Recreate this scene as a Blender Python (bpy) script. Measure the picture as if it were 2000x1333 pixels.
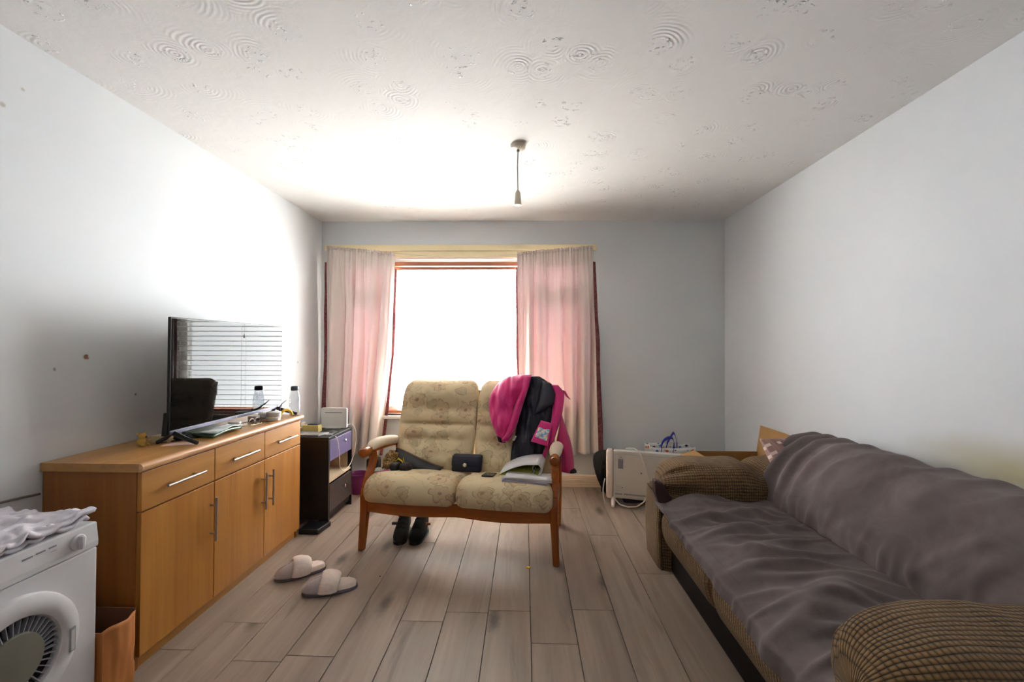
import bpy, bmesh, math, random
import numpy as np
from mathutils import Matrix, Vector
random.seed(7)
for o in list(bpy.data.objects): bpy.data.objects.remove(o)
SC = bpy.context.scene
COL = SC.collection
PI = math.pi

# ------------------------------------------------------------------ camera, world, exposure
def setup_camera():
    F = 840.0
    yaw, pit, roll = math.atan(25/F), math.atan(10.5/F), 0.004
    f = Vector((-math.sin(yaw)*math.cos(pit), math.cos(yaw)*math.cos(pit), math.sin(pit)))
    r = Vector((math.cos(yaw), math.sin(yaw), 0)); u = r.cross(f)
    R = r*math.cos(roll)+u*math.sin(roll); U = -r*math.sin(roll)+u*math.cos(roll)
    cd = bpy.data.cameras.new('camera'); cam = bpy.data.objects.new('camera', cd); COL.objects.link(cam)
    cd.sensor_width = 36; cd.lens = F/2000*36; cd.clip_start = .02
    cam.matrix_world = Matrix(((R.x,U.x,-f.x,0),(R.y,U.y,-f.y,0),(R.z,U.z,-f.z,1.258),(0,0,0,1)))
    SC.camera = cam
setup_camera()
W = bpy.data.worlds.new('sky'); SC.world = W; W.use_nodes = True
bg = W.node_tree.nodes['Background']
bg.inputs['Color'].default_value = (.95,.972,1.0,1); bg.inputs['Strength'].default_value = 33.5
def portal(name, loc, rot, sx, sy):
    l = bpy.data.lights.new(name,'AREA'); l.shape='RECTANGLE'; l.size=sx; l.size_y=sy
    l.cycles.is_portal = True
    o = bpy.data.objects.new(name,l); COL.objects.link(o); o.location=loc; o.rotation_euler=rot; o['kind']='helper'
SC.view_settings.view_transform='Standard'; SC.view_settings.look='None'
SC.view_settings.gamma=1; SC.view_settings.use_curve_mapping=False
SC.view_settings.exposure = 0.0
SC.cycles.use_denoising = True
SC.cycles.max_bounces = 12; SC.cycles.diffuse_bounces = 8; SC.cycles.transparent_max_bounces = 12
SC.cycles.sample_clamp_indirect = 120.0
SC.cycles.caustics_reflective=False; SC.cycles.caustics_refractive=False

XL, XR, YB, YF, H = -1.873, 1.788, 3.90, -1.45, 2.40     # the room
WX0, WX1, WZ0, WZ1 = -1.70, .548, .625, 2.062            # the window opening
portal('window_portal', ((WX0+WX1)/2, YB+.148, (WZ0+WZ1)/2), (-PI/2,0,0), WX1-WX0, WZ1-WZ0)
sl = bpy.data.lights.new('sun','SUN'); sl.energy = 245; sl.angle = math.radians(.6); sl.color=(1,.99,.97)
so = bpy.data.objects.new('sun',sl); COL.objects.link(so); so['kind']='helper'
so.rotation_euler = (math.radians(-36), 0, math.radians(-8))

# ------------------------------------------------------------------ helpers
def lin(c): c/=255; return c/12.92 if c<=.04045 else ((c+.055)/1.055)**2.4
def rgb(r,g,b): return (lin(r),lin(g),lin(b),1)

class G:                                                   # tiny node graph writer
    def __init__(s, name):
        s.m = bpy.data.materials.new(name); s.m.use_nodes=True; s.nt=s.m.node_tree; s.nt.nodes.clear()
    def n(s, t, ins=None, **props):
        nd = s.nt.nodes.new(t)
        for k,v in props.items(): setattr(nd,k,v)
        for k,v in (ins or {}).items(): s.put(nd.inputs[k], v)
        return nd
    def put(s, inp, v):
        if isinstance(v, bpy.types.NodeSocket): s.nt.links.new(v, inp)
        elif v is not None:
            if inp.type=='RGBA' and len(v)==3: v=(*v,1)
            inp.default_value = v
    def math(s, op, a, b=None, c=None, clamp=False):
        nd = s.nt.nodes.new('ShaderNodeMath'); nd.operation=op; nd.use_clamp=clamp
        for i,v in enumerate((a,b,c)):
            if v is not None: s.put(nd.inputs[i], v)
        return nd.outputs[0]
    def vmath(s, op, a, b=None, scale=None):
        nd = s.nt.nodes.new('ShaderNodeVectorMath'); nd.operation=op
        s.put(nd.inputs[0],a)
        if b is not None: s.put(nd.inputs[1],b)
        if scale is not None: s.put(nd.inputs['Scale'],scale)
        return nd.outputs['Value'] if op in('LENGTH','DOT_PRODUCT','DISTANCE') else nd.outputs[0]
    def mix(s, fac, a, b, blend='MIX'):
        nd = s.nt.nodes.new('ShaderNodeMix'); nd.data_type='RGBA'; nd.blend_type=blend
        s.put(nd.inputs[0],fac); s.put(nd.inputs[6],a); s.put(nd.inputs[7],b); return nd.outputs[2]
    def ramp(s, fac, stops):
        nd = s.nt.nodes.new('ShaderNodeValToRGB'); s.put(nd.inputs[0],fac)
        e = nd.color_ramp.elements
        while len(e)<len(stops): e.new(.5)
        for el,(p,c) in zip(e,stops):
            el.position=p; el.color = c if len(c)==4 else (*c,1)
        return nd.outputs[0]
    def noise(s, vec, scale, detail=3, rough=.55, dist=0, col=False):
        nd = s.n('ShaderNodeTexNoise',{'Vector':vec,'Scale':scale,'Detail':detail,'Roughness':rough,'Distortion':dist})
        return nd.outputs['Color' if col else 'Fac']
    def coord(s, which='Object'): return s.n('ShaderNodeTexCoord').outputs[which]
    def mapping(s, vec, scale=(1,1,1), loc=(0,0,0), rot=(0,0,0)):
        return s.n('ShaderNodeMapping',{'Vector':vec,'Scale':scale,'Location':loc,'Rotation':rot}).outputs[0]
    def bump(s, height, strength=.3, dist=.01, normal=None):
        nd = s.n('ShaderNodeBump',{'Height':height,'Strength':strength,'Distance':dist})
        if normal is not None: s.put(nd.inputs['Normal'],normal)
        return nd.outputs[0]
    def pbr(s, color, rough=.5, metal=0, normal=None, **kw):
        nd = s.n('ShaderNodeBsdfPrincipled',{'Base Color':color,'Roughness':rough,'Metallic':metal})
        if normal is not None: s.put(nd.inputs['Normal'],normal)
        for k,v in kw.items(): s.put(nd.inputs[k.replace('_',' ')],v)
        return nd.outputs[0]
    def out(s, sh):
        nd = s.nt.nodes.new('ShaderNodeOutputMaterial'); s.nt.links.new(sh, nd.inputs[0]); return s.m

def plain(name, c, rough=.5, metal=0, var=.06, scale=12, bump=0, bscale=200, **kw):
    """a plain coloured material with a little mottling (and optional fine bump)"""
    g=G(name); co=g.coord('Object'); c=rgb(*c)
    nz=g.noise(co,scale,3)
    col=g.mix(g.ramp(nz,[(.3,(0,0,0)),(.7,(1,1,1))]), tuple(x*(1-var) for x in c[:3]), tuple(min(1,x*(1+var)) for x in c[:3]))
    nm=g.bump(g.noise(co,bscale,2),bump,.002) if bump else None
    return g.out(g.pbr(col,rough,metal,nm,**kw))

# vectorised gradient noise for mesh wrinkles
_rs=np.random.RandomState(3); _perm=_rs.permutation(512); _ang=_rs.rand(512)*2*np.pi
def pn(x,y,seed=0):
    x=np.asarray(x,float)+seed*17.13; y=np.asarray(y,float)-seed*9.7
    xi=np.floor(x).astype(int); yi=np.floor(y).astype(int); xf=x-xi; yf=y-yi
    def gr(i,j,dx,dy):
        a=_ang[_perm[(i+_perm[j&511])&511]]; return np.cos(a)*dx+np.sin(a)*dy
    u=xf*xf*xf*(xf*(xf*6-15)+10); v=yf*yf*yf*(yf*(yf*6-15)+10)
    a=gr(xi,yi,xf,yf)*(1-u)+gr(xi+1,yi,xf-1,yf)*u
    b=gr(xi,yi+1,xf,yf-1)*(1-u)+gr(xi+1,yi+1,xf-1,yf-1)*u
    return (a*(1-v)+b*v)*1.4
def ridge(x,y,seed=0): return 1-np.abs(pn(x,y,seed))*2
def fbm(x,y,seed=0,o=3): return sum(pn(x*2**i,y*2**i,seed+i)/2**i for i in range(o))

class MB:
    """collects simple shapes into one mesh"""
    def __init__(s): s.v=[]; s.f=[]; s.uv=[]; s.mi=[]
    def add(s, V, Fc, UV=None, mi=0):
        b=len(s.v); s.v+= [tuple(map(float,p)) for p in V]
        s.f+= [tuple(i+b for i in q) for q in Fc]; s.mi+=[mi]*len(Fc)
        s.uv+= [tuple(map(float,t)) for t in UV] if UV is not None else [(0,0)]*len(V)
        return s
    def box(s,x0,x1,y0,y1,z0,z1,mi=0):
        V=[(x0,y0,z0),(x1,y0,z0),(x1,y1,z0),(x0,y1,z0),(x0,y0,z1),(x1,y0,z1),(x1,y1,z1),(x0,y1,z1)]
        return s.add(V,[(0,3,2,1),(4,5,6,7),(0,1,5,4),(1,2,6,5),(2,3,7,6),(3,0,4,7)],mi=mi)
    def prism(s, poly, axis, a0, a1, mi=0):
        """polygon of (p,q) extruded along axis 'x' (p,q=y,z), 'y' (x,z) or 'z' (x,y)"""
        mk={'x':lambda p,a:(a,p[0],p[1]),'y':lambda p,a:(p[0],a,p[1]),'z':lambda p,a:(p[0],p[1],a)}[axis]
        n=len(poly); V=[mk(p,a0) for p in poly]+[mk(p,a1) for p in poly]
        Fc=[tuple(range(n)),tuple(range(2*n-1,n-1,-1))]+[(i,i+n,(i+1)%n+n,(i+1)%n) for i in range(n)]
        return s.add(V,Fc,mi=mi)
    def tube(s, pts, r, n=8, mi=0, caps=True):
        P=[Vector(p) for p in pts]; m=len(P)
        R=r if isinstance(r,(list,tuple)) else [r]*m
        T=[(P[min(i+1,m-1)]-P[max(i-1,0)]).normalized() for i in range(m)]
        a=Vector((0,0,1)) if abs(T[0].z)<.9 else Vector((1,0,0))
        N=(a-T[0]*a.dot(T[0])).normalized(); V=[]
        for i in range(m):
            N=(N-T[i]*N.dot(T[i])).normalized(); B=T[i].cross(N)
            for k in range(n):
                t=2*PI*k/n; V.append(P[i]+(N*math.cos(t)+B*math.sin(t))*R[i])
        Fc=[(i*n+k,i*n+(k+1)%n,(i+1)*n+(k+1)%n,(i+1)*n+k) for i in range(m-1) for k in range(n)]
        if caps: Fc+=[tuple(range(n-1,-1,-1)),tuple(range((m-1)*n,m*n))]
        return s.add(V,Fc,mi=mi)
    def lathe(s, c, prof, n=24, axis='z', mi=0):
        V=[];
        for r,h in prof:
            for k in range(n):
                t=2*PI*k/n; a,b=r*math.cos(t),r*math.sin(t)
                V.append({'z':(c[0]+a,c[1]+b,c[2]+h),'x':(c[0]+h,c[1]+a,c[2]+b),'y':(c[0]+a,c[1]-h,c[2]+b)}[axis])
        m=len(prof)
        Fc=[(i*n+k,i*n+(k+1)%n,(i+1)*n+(k+1)%n,(i+1)*n+k) for i in range(m-1) for k in range(n)]
        Fc+=[tuple(range(n-1,-1,-1)),tuple(range((m-1)*n,m*n))]
        return s.add(V,Fc,mi=mi)
    def grid(s, P, cu=False, cv=False, capu=False, uv=None, mi=0):
        """P[i,j] points; cv closes the j direction, capu fills the two ends of i"""
        P=np.asarray(P); n,m=P.shape[:2]
        I=np.arange(n*m).reshape(n,m); Fc=[]
        for i in range(n if cu else n-1):
            i2=(i+1)%n
            for j in range(m if cv else m-1):
                j2=(j+1)%m; Fc.append((I[i,j],I[i,j2],I[i2,j2],I[i2,j]))
        if capu: Fc+=[tuple(I[0,::-1]),tuple(I[-1])]
        if uv is None:
            a,b=np.meshgrid(np.linspace(0,1,n),np.linspace(0,1,m),indexing='ij'); uv=np.stack([a,b],-1)
        return s.add(P.reshape(-1,3),[tuple(map(int,q)) for q in Fc],np.asarray(uv).reshape(-1,2),mi=mi)
    def build(s, name, mat, parent=None, bevel=0, seg=2, smooth=False, world=True, solid=0, sub=0, sharp=40, fixn=True):
        me=bpy.data.meshes.new(name)
        V=s.v
        if parent is not None and world:
            inv=ROOTM.get(parent.name, Matrix()).inverted(); V=[tuple(inv@Vector(p)) for p in V]
        me.from_pydata(V,[],s.f)
        mats=mat if isinstance(mat,(list,tuple)) else [mat]
        for q in mats: me.materials.append(q)
        if len(mats)>1: me.polygons.foreach_set('material_index',s.mi)
        uvl=me.uv_layers.new(name='UVMap'); li=np.empty(len(me.loops),dtype=np.int32); me.loops.foreach_get('vertex_index',li)
        uvl.data.foreach_set('uv',np.asarray(s.uv,dtype=np.float32)[li].ravel())
        if fixn:
            bm=bmesh.new(); bm.from_mesh(me); bmesh.ops.recalc_face_normals(bm,faces=bm.faces); bm.to_mesh(me); bm.free()
        if smooth:
            me.polygons.foreach_set('use_smooth',[True]*len(me.polygons))
            if sharp: me.set_sharp_from_angle(angle=math.radians(sharp))
        o=bpy.data.objects.new(name,me); COL.objects.link(o)
        if parent is not None: o.parent=parent; ROOTM[o.name]=ROOTM.get(parent.name,Matrix())
        if solid:
            md=o.modifiers.new('thick','SOLIDIFY'); md.thickness=solid; md.offset=0
        if bevel:
            md=o.modifiers.new('bevel','BEVEL'); md.width=bevel; md.segments=seg; md.limit_method='ANGLE'; md.angle_limit=math.radians(40)
        if sub:
            md=o.modifiers.new('sub','SUBSURF'); md.levels=sub; md.render_levels=sub
        return o
ROOTM={}
def tag(o,label,cat,group=None):
    o['label']=label; o['category']=cat
    if group: o['group']=group
    return o
def thing(name,label,cat,loc=(0,0,0),rz=0,group=None):
    o=bpy.data.objects.new(name,None); COL.objects.link(o); o.location=loc; o.rotation_euler=(0,0,rz); o.empty_display_size=.05
    ROOTM[o.name]=Matrix.Translation(loc)@Matrix.Rotation(rz,4,'Z')
    return tag(o,label,cat,group)
def struct(o): o['kind']='structure'; return o

def resample(pts,n):
    p=np.asarray(pts,float); d=np.r_[0,np.cumsum(np.linalg.norm(np.diff(p,axis=0),axis=1))]
    # smooth (catmull-like) via linear resample + light smoothing
    t=np.linspace(0,d[-1],n); q=np.stack([np.interp(t,d,p[:,k]) for k in range(p.shape[1])],1)
    for _ in range(2): q[1:-1]=(q[:-2]+2*q[1:-1]+q[2:])/4
    return q
def superell(a,b,e,n,phase=0):
    t=np.linspace(0,2*np.pi,n,endpoint=False)+phase
    c,s_=np.cos(t),np.sin(t)
    return a*np.sign(c)*np.abs(c)**e, b*np.sign(s_)*np.abs(s_)**e

# ------------------------------------------------------------------ materials
def m_wall(name, c, stain=False, chips=()):
    g=G(name); co=g.coord('Object')
    col=g.mix(g.ramp(g.noise(co,1.3,4),[(.35,(0,0,0)),(.75,(1,1,1))]), rgb(*c), rgb(c[0]-7,c[1]-7,c[2]-6))
    spots=g.ramp(g.noise(g.mapping(co,(7,7,5)),1.0,6,.75),[(.74,(0,0,0)),(.78,(1,1,1))])
    col=g.mix(g.math('MULTIPLY',spots,.35), col, rgb(178,168,150))
    if stain:                                      # greasy rub mark above the sofa back
        d=g.vmath('LENGTH',g.vmath('MULTIPLY',g.vmath('SUBTRACT',co,(XR,1.62,.80)),(1,1.3,4.2)))
        d=g.math('ADD',d,g.math('MULTIPLY',g.noise(co,5,3),.25))
        col=g.mix(g.math('MULTIPLY',g.ramp(d,[(.2,(1,1,1)),(.75,(0,0,0))]),.85), col, rgb(176,164,120))
    for p,r,cc in chips:
        d=g.vmath('LENGTH',g.vmath('SUBTRACT',co,p)); d=g.math('ADD',d,g.math('MULTIPLY',g.math('SUBTRACT',g.noise(co,60,2),.5),r*1.3))
        col=g.mix(g.ramp(d,[(r*.8,(1,1,1)),(r,(0,0,0))]),col,rgb(*cc))
    nm=g.bump(g.noise(co,38,4),.12,.004)
    return g.out(g.pbr(col,.62,0,nm))
M={}
M['wall']=m_wall('painted_plaster',(217,221,224),False,[((XL,1.783,1.207),.010,(134,96,64)),((XL,1.79,1.200),.007,(150,112,80)),((XL,1.536,2.209),.008,(186,186,180)),((XL,1.475,2.116),.009,(178,176,168)),((XL,2.02,1.02),.006,(150,144,136)),((XL,3.5,1.12),.009,(186,166,150)),((XL,1.66,1.16),.006,(160,156,150))]); M['wall_stained']=m_wall('painted_plaster_marked',(217,221,225),True)
M['wall_rear']=m_wall('buff_painted_plaster',(200,196,190))
def m_ceiling():
    g=G('swirled_ceiling_plaster'); co=g.coord('Object')
    wob=g.vmath('ADD',co,g.vmath('SCALE',g.noise(co,3,2,col=True),scale=.05))
    vo=g.n('ShaderNodeTexVoronoi',{'Vector':wob,'Scale':4.6,'Randomness':1.0},voronoi_dimensions='2D')
    d=vo.outputs['Distance']
    rings=g.math('SINE',g.math('ADD',g.math('MULTIPLY',d,80),g.math('MULTIPLY',g.noise(co,14,2),5)))
    mask=g.ramp(g.noise(co,5.5,3),[(.50,(0,0,0)),(.66,(1,1,1))])
    fall=g.ramp(d,[(.08,(1,1,1)),(.62,(.15,.15,.15))])
    h=g.math('MULTIPLY',g.math('MULTIPLY',rings,mask),fall)
    pits=g.ramp(g.noise(co,52,2,.6),[(.605,(0,0,0)),(.70,(1,1,1))])
    pm=g.ramp(d,[(.10,(1,1,1)),(.26,(0,0,0))])
    h=g.math('ADD',g.math('MULTIPLY',h,.22),g.math('MULTIPLY',g.math('MULTIPLY',pits,pm),2.6))
    h=g.math('ADD',h,g.math('MULTIPLY',g.noise(co,22,4),.28))
    col=g.mix(g.noise(co,1.2,4),rgb(221,220,218),rgb(214,212,210))
    return g.out(g.pbr(col,.8,0,g.bump(h,.75,.008)))
M['ceiling']=m_ceiling()
def m_plank():
    g=G('grey_oak_laminate'); oi=g.n('ShaderNodeObjectInfo').outputs['Random']
    co=g.vmath('ADD',g.coord('Object'),g.n('ShaderNodeCombineXYZ',{0:g.math('MULTIPLY',oi,37.0),1:g.math('MULTIPLY',oi,91.0),2:g.math('MULTIPLY',oi,13.0)}).outputs[0])
    grain=g.noise(g.mapping(co,(26,1.3,1)),1.0,6,.6,.4)
    broad=g.noise(g.mapping(co,(7,.7,1)),1.0,4,.55,.6)
    streak=g.ramp(g.noise(g.mapping(co,(9,1.1,1)),1.0,4,.6,1.0),[(.57,(0,0,0)),(.72,(1,1,1))])
    kn=g.n('ShaderNodeTexVoronoi',{'Vector':g.mapping(co,(4.2,1.5,1)),'Scale':1.0},voronoi_dimensions='2D')
    kd=g.math('ADD',kn.outputs['Distance'],g.math('MULTIPLY',g.noise(co,30,3),.10))
    knot=g.ramp(kd,[(.09,(1,1,1)),(.22,(0,0,0))])
    rare=g.math('GREATER_THAN',g.n('ShaderNodeSeparateColor',{0:kn.outputs['Color']}).outputs[0],.62)
    col=g.mix(g.ramp(broad,[(.3,(0,0,0)),(.7,(1,1,1))]),rgb(166,148,133),rgb(138,122,109))
    col=g.mix(g.math('MULTIPLY',g.ramp(grain,[(.35,(0,0,0)),(.7,(1,1,1))]),.45),col,rgb(106,92,82))
    col=g.mix(g.math('MULTIPLY',streak,.55),col,rgb(72,63,58))
    col=g.mix(g.math('MULTIPLY',g.math('MULTIPLY',knot,rare),.85),col,rgb(56,47,42))
    col=g.mix(g.math('MULTIPLY',oi,.16),col,rgb(170,152,136))
    nm=g.bump(grain,.10,.002)
    return g.out(g.pbr(col,.42,0,nm))
M['plank']=m_plank()
def m_wood(name,c1,c2,axis='z',rough=.35,scale=1.0,spec=.5):
    g=G(name); co=g.coord('Object')
    sc={'x':(1.2,30,30),'y':(30,1.2,30),'z':(30,30,1.2)}[axis]
    sb={'x':(.5,6,6),'y':(6,.5,6),'z':(6,6,.5)}[axis]
    gr=g.noise(g.mapping(co,tuple(k*scale for k in sc)),1.0,5,.6,.3)
    br=g.noise(g.mapping(co,tuple(k*scale for k in sb)),1.0,3,.5,.5)
    f=g.math('ADD',g.math('MULTIPLY',gr,.5),g.math('MULTIPLY',br,.5))
    col=g.mix(g.ramp(f,[(.36,(0,0,0)),(.66,(1,1,1))]),rgb(*c1),rgb(*c2))
    return g.out(g.pbr(col,rough,0,g.bump(gr,.06,.002)))
M['beech_h']=m_wood('beech_veneer_lengthwise',(190,136,68),(166,110,48),'y',.38)
M['beech_v']=m_wood('beech_veneer_upright',(188,130,58),(160,102,40),'z',.38)
M['beech_side']=m_wood('beech_veneer_end_panel',(164,104,44),(136,80,30),'z',.4)
M['beech_edge']=m_wood('beech_rounded_edge',(205,158,112),(190,140,94),'y',.3)
M['varnish']=m_wood('varnished_orange_wood',(176,98,34),(138,68,20),'z',.22)
M['steel']=plain('brushed_steel',(186,178,174),.42,1,.04,60)
M['chrome']=plain('polished_metal',(220,220,222),.15,1,.02)
M['white_plastic']=plain('white_plastic',(214,212,208),.4,0,.02)
M['cream_paint']=plain('cream_gloss_paint',(236,222,184),.4,0,.03,8,.05,30)
M['skirting']=plain('cream_skirting_paint',(226,206,182),.4,0,.03,6)
M['upvc']=plain('white_window_frame',(225,225,222),.35,0,.02)
M['dark_gap']=plain('dark_recess',(16,14,13),.8)
M['black_plastic']=plain('black_plastic',(17,17,19),.35,0,.1)
M['subfloor']=plain('dark_underlay',(52,42,36),.9)
def m_glass(name,tint=(1,1,1),rough=0,ior=1.45):
    g=G(name)
    tr=g.n('ShaderNodeBsdfTransparent',{'Color':(*tint,1)}).outputs[0]
    gl=g.n('ShaderNodeBsdfGlossy',{'Color':(1,1,1,1),'Roughness':rough+.01}).outputs[0]
    fr=g.math('ADD',.035,g.math('MULTIPLY',g.math('POWER',g.n('ShaderNodeLayerWeight',{'Blend':.5}).outputs['Facing'],5.0),.55))
    mx=g.n('ShaderNodeMixShader'); g.put(mx.inputs[0],fr); g.put(mx.inputs[1],tr); g.put(mx.inputs[2],gl)
    return g.out(mx.outputs[0])
M['pane']=m_glass('window_glass',(.96,.97,.96))
def m_cloth_trans(name,c,ct,amt,rough=.9,extra=None):
    g=G(name); co=g.coord('Object')
    col=g.mix(g.noise(g.mapping(co,(3,3,1)),2,4),rgb(*c),rgb(*[k-10 for k in c]))
    weave=g.noise(g.mapping(co,(420,420,420)),1,1)
    nm=g.bump(weave,.1,.001)
    d=g.n('ShaderNodeBsdfDiffuse',{'Color':col,'Normal':nm}).outputs[0]
    t=g.n('ShaderNodeBsdfTranslucent',{'Color':rgb(*ct)}).outputs[0]
    mx=g.n('ShaderNodeMixShader'); g.put(mx.inputs[0],amt); g.put(mx.inputs[1],d); g.put(mx.inputs[2],t)
    return g.out(mx.outputs[0])
M['curtain']=m_cloth_trans('lined_curtain_cloth',(236,228,219),(234,202,214),.16)
M['slat']=m_cloth_trans('pale_blind_slat',(230,227,224),(226,208,196),.10)
def m_damask():
    g=G('dusky_pink_damask'); co=g.coord('Object')
    f=g.ramp(g.noise(co,26,3,.6,1.2),[(.45,(0,0,0)),(.55,(1,1,1))])
    col=g.mix(f,rgb(150,100,100),rgb(120,74,78))
    d=g.n('ShaderNodeBsdfDiffuse',{'Color':col}).outputs[0]
    t=g.n('ShaderNodeBsdfTranslucent',{'Color':rgb(190,90,100)}).outputs[0]
    mx=g.n('ShaderNodeMixShader'); g.put(mx.inputs[0],.2); g.put(mx.inputs[1],d); g.put(mx.inputs[2],t)
    return g.out(mx.outputs[0])
M['damask']=m_damask()

# ------------------------------------------------------------------ room shell
def walls():
    t=.22
    b=MB()
    b.box(XL-.2,WX0,YB,YB+t,0,H); b.box(WX1,XR+.2,YB,YB+t,0,H)
    b.box(WX0,WX1,YB,YB+t,0,WZ0); b.box(WX0,WX1,YB,YB+t,WZ1,H)
    struct(b.build('wall_back',M['wall']))
    struct(MB().box(XL-.2,XL,YF-.2,YB,0,H).build('wall_left',M['wall']))
    struct(MB().box(XR,XR+.2,YF-.2,YB,0,H).build('wall_right',M['wall_stained']))
    struct(MB().box(XL,XR,YF-.2,YF,0,H).build('wall_front',M['wall_rear']))
    struct(MB().box(XL-.2,XR+.2,YF-.2,YB+t,H,H+.15).build('ceiling',M['ceiling']))
walls()
def floor():
    f=struct(MB().box(XL-.2,XR+.2,YF-.2,YB+.22,-.12,-.012).build('floor',M['subfloor']))
    joint={-1:2.06,1:2.08,2:2.90,-3:1.968,-5:1.733,-6:1.697,-7:1.93,-8:1.75,3:2.42,0:.55,-2:.75,-4:2.75,4:.9,5:1.6,6:2.3,7:.4,8:1.2,-9:.6,-10:1.1}
    w,L=.199,1.29; cache={}
    def mesh(wd,ln):
        k=(round(wd,3),round(ln,3))
        if k in cache: return cache[k]
        me=bpy.data.meshes.new('plank'); g_=.0012; c=.0008
        x0,x1,y0,y1=g_,wd-g_,g_,ln-g_
        V=[(x0,y0,-.012),(x1,y0,-.012),(x1,y1,-.012),(x0,y1,-.012),(x0,y0,-.0016),(x1,y0,-.0016),(x1,y1,-.0016),(x0,y1,-.0016),
           (x0+c,y0+c,0),(x1-c,y0+c,0),(x1-c,y1-c,0),(x0+c,y1-c,0)]
        F=[(0,3,2,1),(8,9,10,11)]+[(i,(i+1)%4,(i+1)%4+4,i+4) for i in range(4)]+[(i+4,(i+1)%4+4,(i+1)%4+8,i+8) for i in range(4)]
        me.from_pydata(V,[],F); me.materials.append(M['plank']); cache[k]=me; return me
    for k in range(-10,10):
        x0=.031+w*k; xa,xb=max(x0,XL),min(x0+w,XR)
        if xb-xa<.01: continue
        y=joint.get(k,1.0)
        while y>YF: y-=L
        while y<YB:
            ya,yb=max(y,YF),min(y+L,YB)
            if yb-ya>.02:
                o=bpy.data.objects.new('plank',mesh(xb-xa,yb-ya)); COL.objects.link(o); o.parent=f; o.location=(xa,ya,0)
            y+=L
floor()
M['wall_line']=plain('dark_wall_line',(112,104,94),.7)
def skirtings():
    prof=[(0,0),(.018,0),(.018,.034),(.0155,.037),(.0155,.040),(.018,.043),(.018,.066),(.0155,.069),(.0155,.072),(.018,.075),(.014,.098),(.006,.105),(0,.105)]
    b=MB().prism([(YB-d,z) for d,z in prof],'x',XL,XR); struct(b.build('baseboard_back',M['skirting']))
    b=MB().prism([(XR-d,z) for d,z in prof],'y',YF,YB-.019); struct(b.build('baseboard_right',M['skirting']))
    b=MB().prism([(XL+d,z) for d,z in prof],'y',YF,YB-.019); struct(b.build('baseboard_left',M['skirting']))
    # boards over the window: batten carrying the curtain wire, and the head casing below it
    struct(MB().box(-1.835,.642,YB-.028,YB,2.126,2.180).build('trim_1',M['cream_paint'],bevel=.003))
    b=MB().box(-1.775,.60,YB-.016,YB,2.064,2.124)
    struct(b.build('trim_2',M['cream_paint'],bevel=.003))
    # thin dark line along the left wall between the dryer and the sideboard
    struct(MB().tube([(XL+.005,y,z) for y,z in ((1.0,.705),(1.3,.700),(1.45,.695),(1.55,.688),(1.612,.681))],.004,8).build('trim_3',M['wall_line'],smooth=True))
skirtings()
def window():
    w=thing('window_1','','')
    del w['label']; del w['category']; struct(w)
    y0,y1=YB+.078,YB+.14; x0,x1,z0,z1=WX0,WX1,WZ0,WZ1; fw=.055
    m1,m2=-1.19,-.02
    b=MB().box(x0,x0+fw,y0,y1,z0,z1).box(x1-fw,x1,y0,y1,z0,z1).box(x0+fw,x1-fw,y0,y1,z0,z0+fw).box(x0+fw,x1-fw,y0,y1,z1-fw,z1)
    b.build('window_frame',M['upvc'],w,bevel=.006)
    for m in (m1,m2): MB().box(m-.035,m+.035,y0,y1,z0+fw,z1-fw).build('mullion',M['upvc'],w,bevel=.006)
    tr=1.70
    def light(xa,xb,za,zb):
        s=.05
        MB().box(xa,xa+s,y0-.012,y1-.01,za,zb).box(xb-s,xb,y0-.012,y1-.01,za,zb).box(xa+s,xb-s,y0-.012,y1-.01,za,za+s).box(xa+s,xb-s,y0-.012,y1-.01,zb-s,zb).build('sash',M['upvc'],w,bevel=.005)
        MB().box(xa+s,xb-s,y0+.02,y0+.026,za+s,zb-s).build('pane',M['pane'],w)
    for xa,xb in ((x0+fw,m1-.035),(m2+.035,x1-fw)):
        MB().box(xa,xb,y0,y1,tr-.03,tr+.03).build('transom',M['upvc'],w,bevel=.005)
        light(xa,xb,z0+fw,tr-.03); light(xa,xb,tr+.03,z1-fw)
    MB().box(m1+.035,m2-.035,y0+.02,y0+.026,z0+fw,z1-fw).build('pane',M['pane'],w)
    MB().box(x0-.03,x1+.03,YB-.045,YB,WZ0-.03,WZ0).box(x0,x1,YB,y0,WZ0-.03,WZ0+.0).build('window_sill',M['upvc'],w,bevel=.006)
window()

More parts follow.
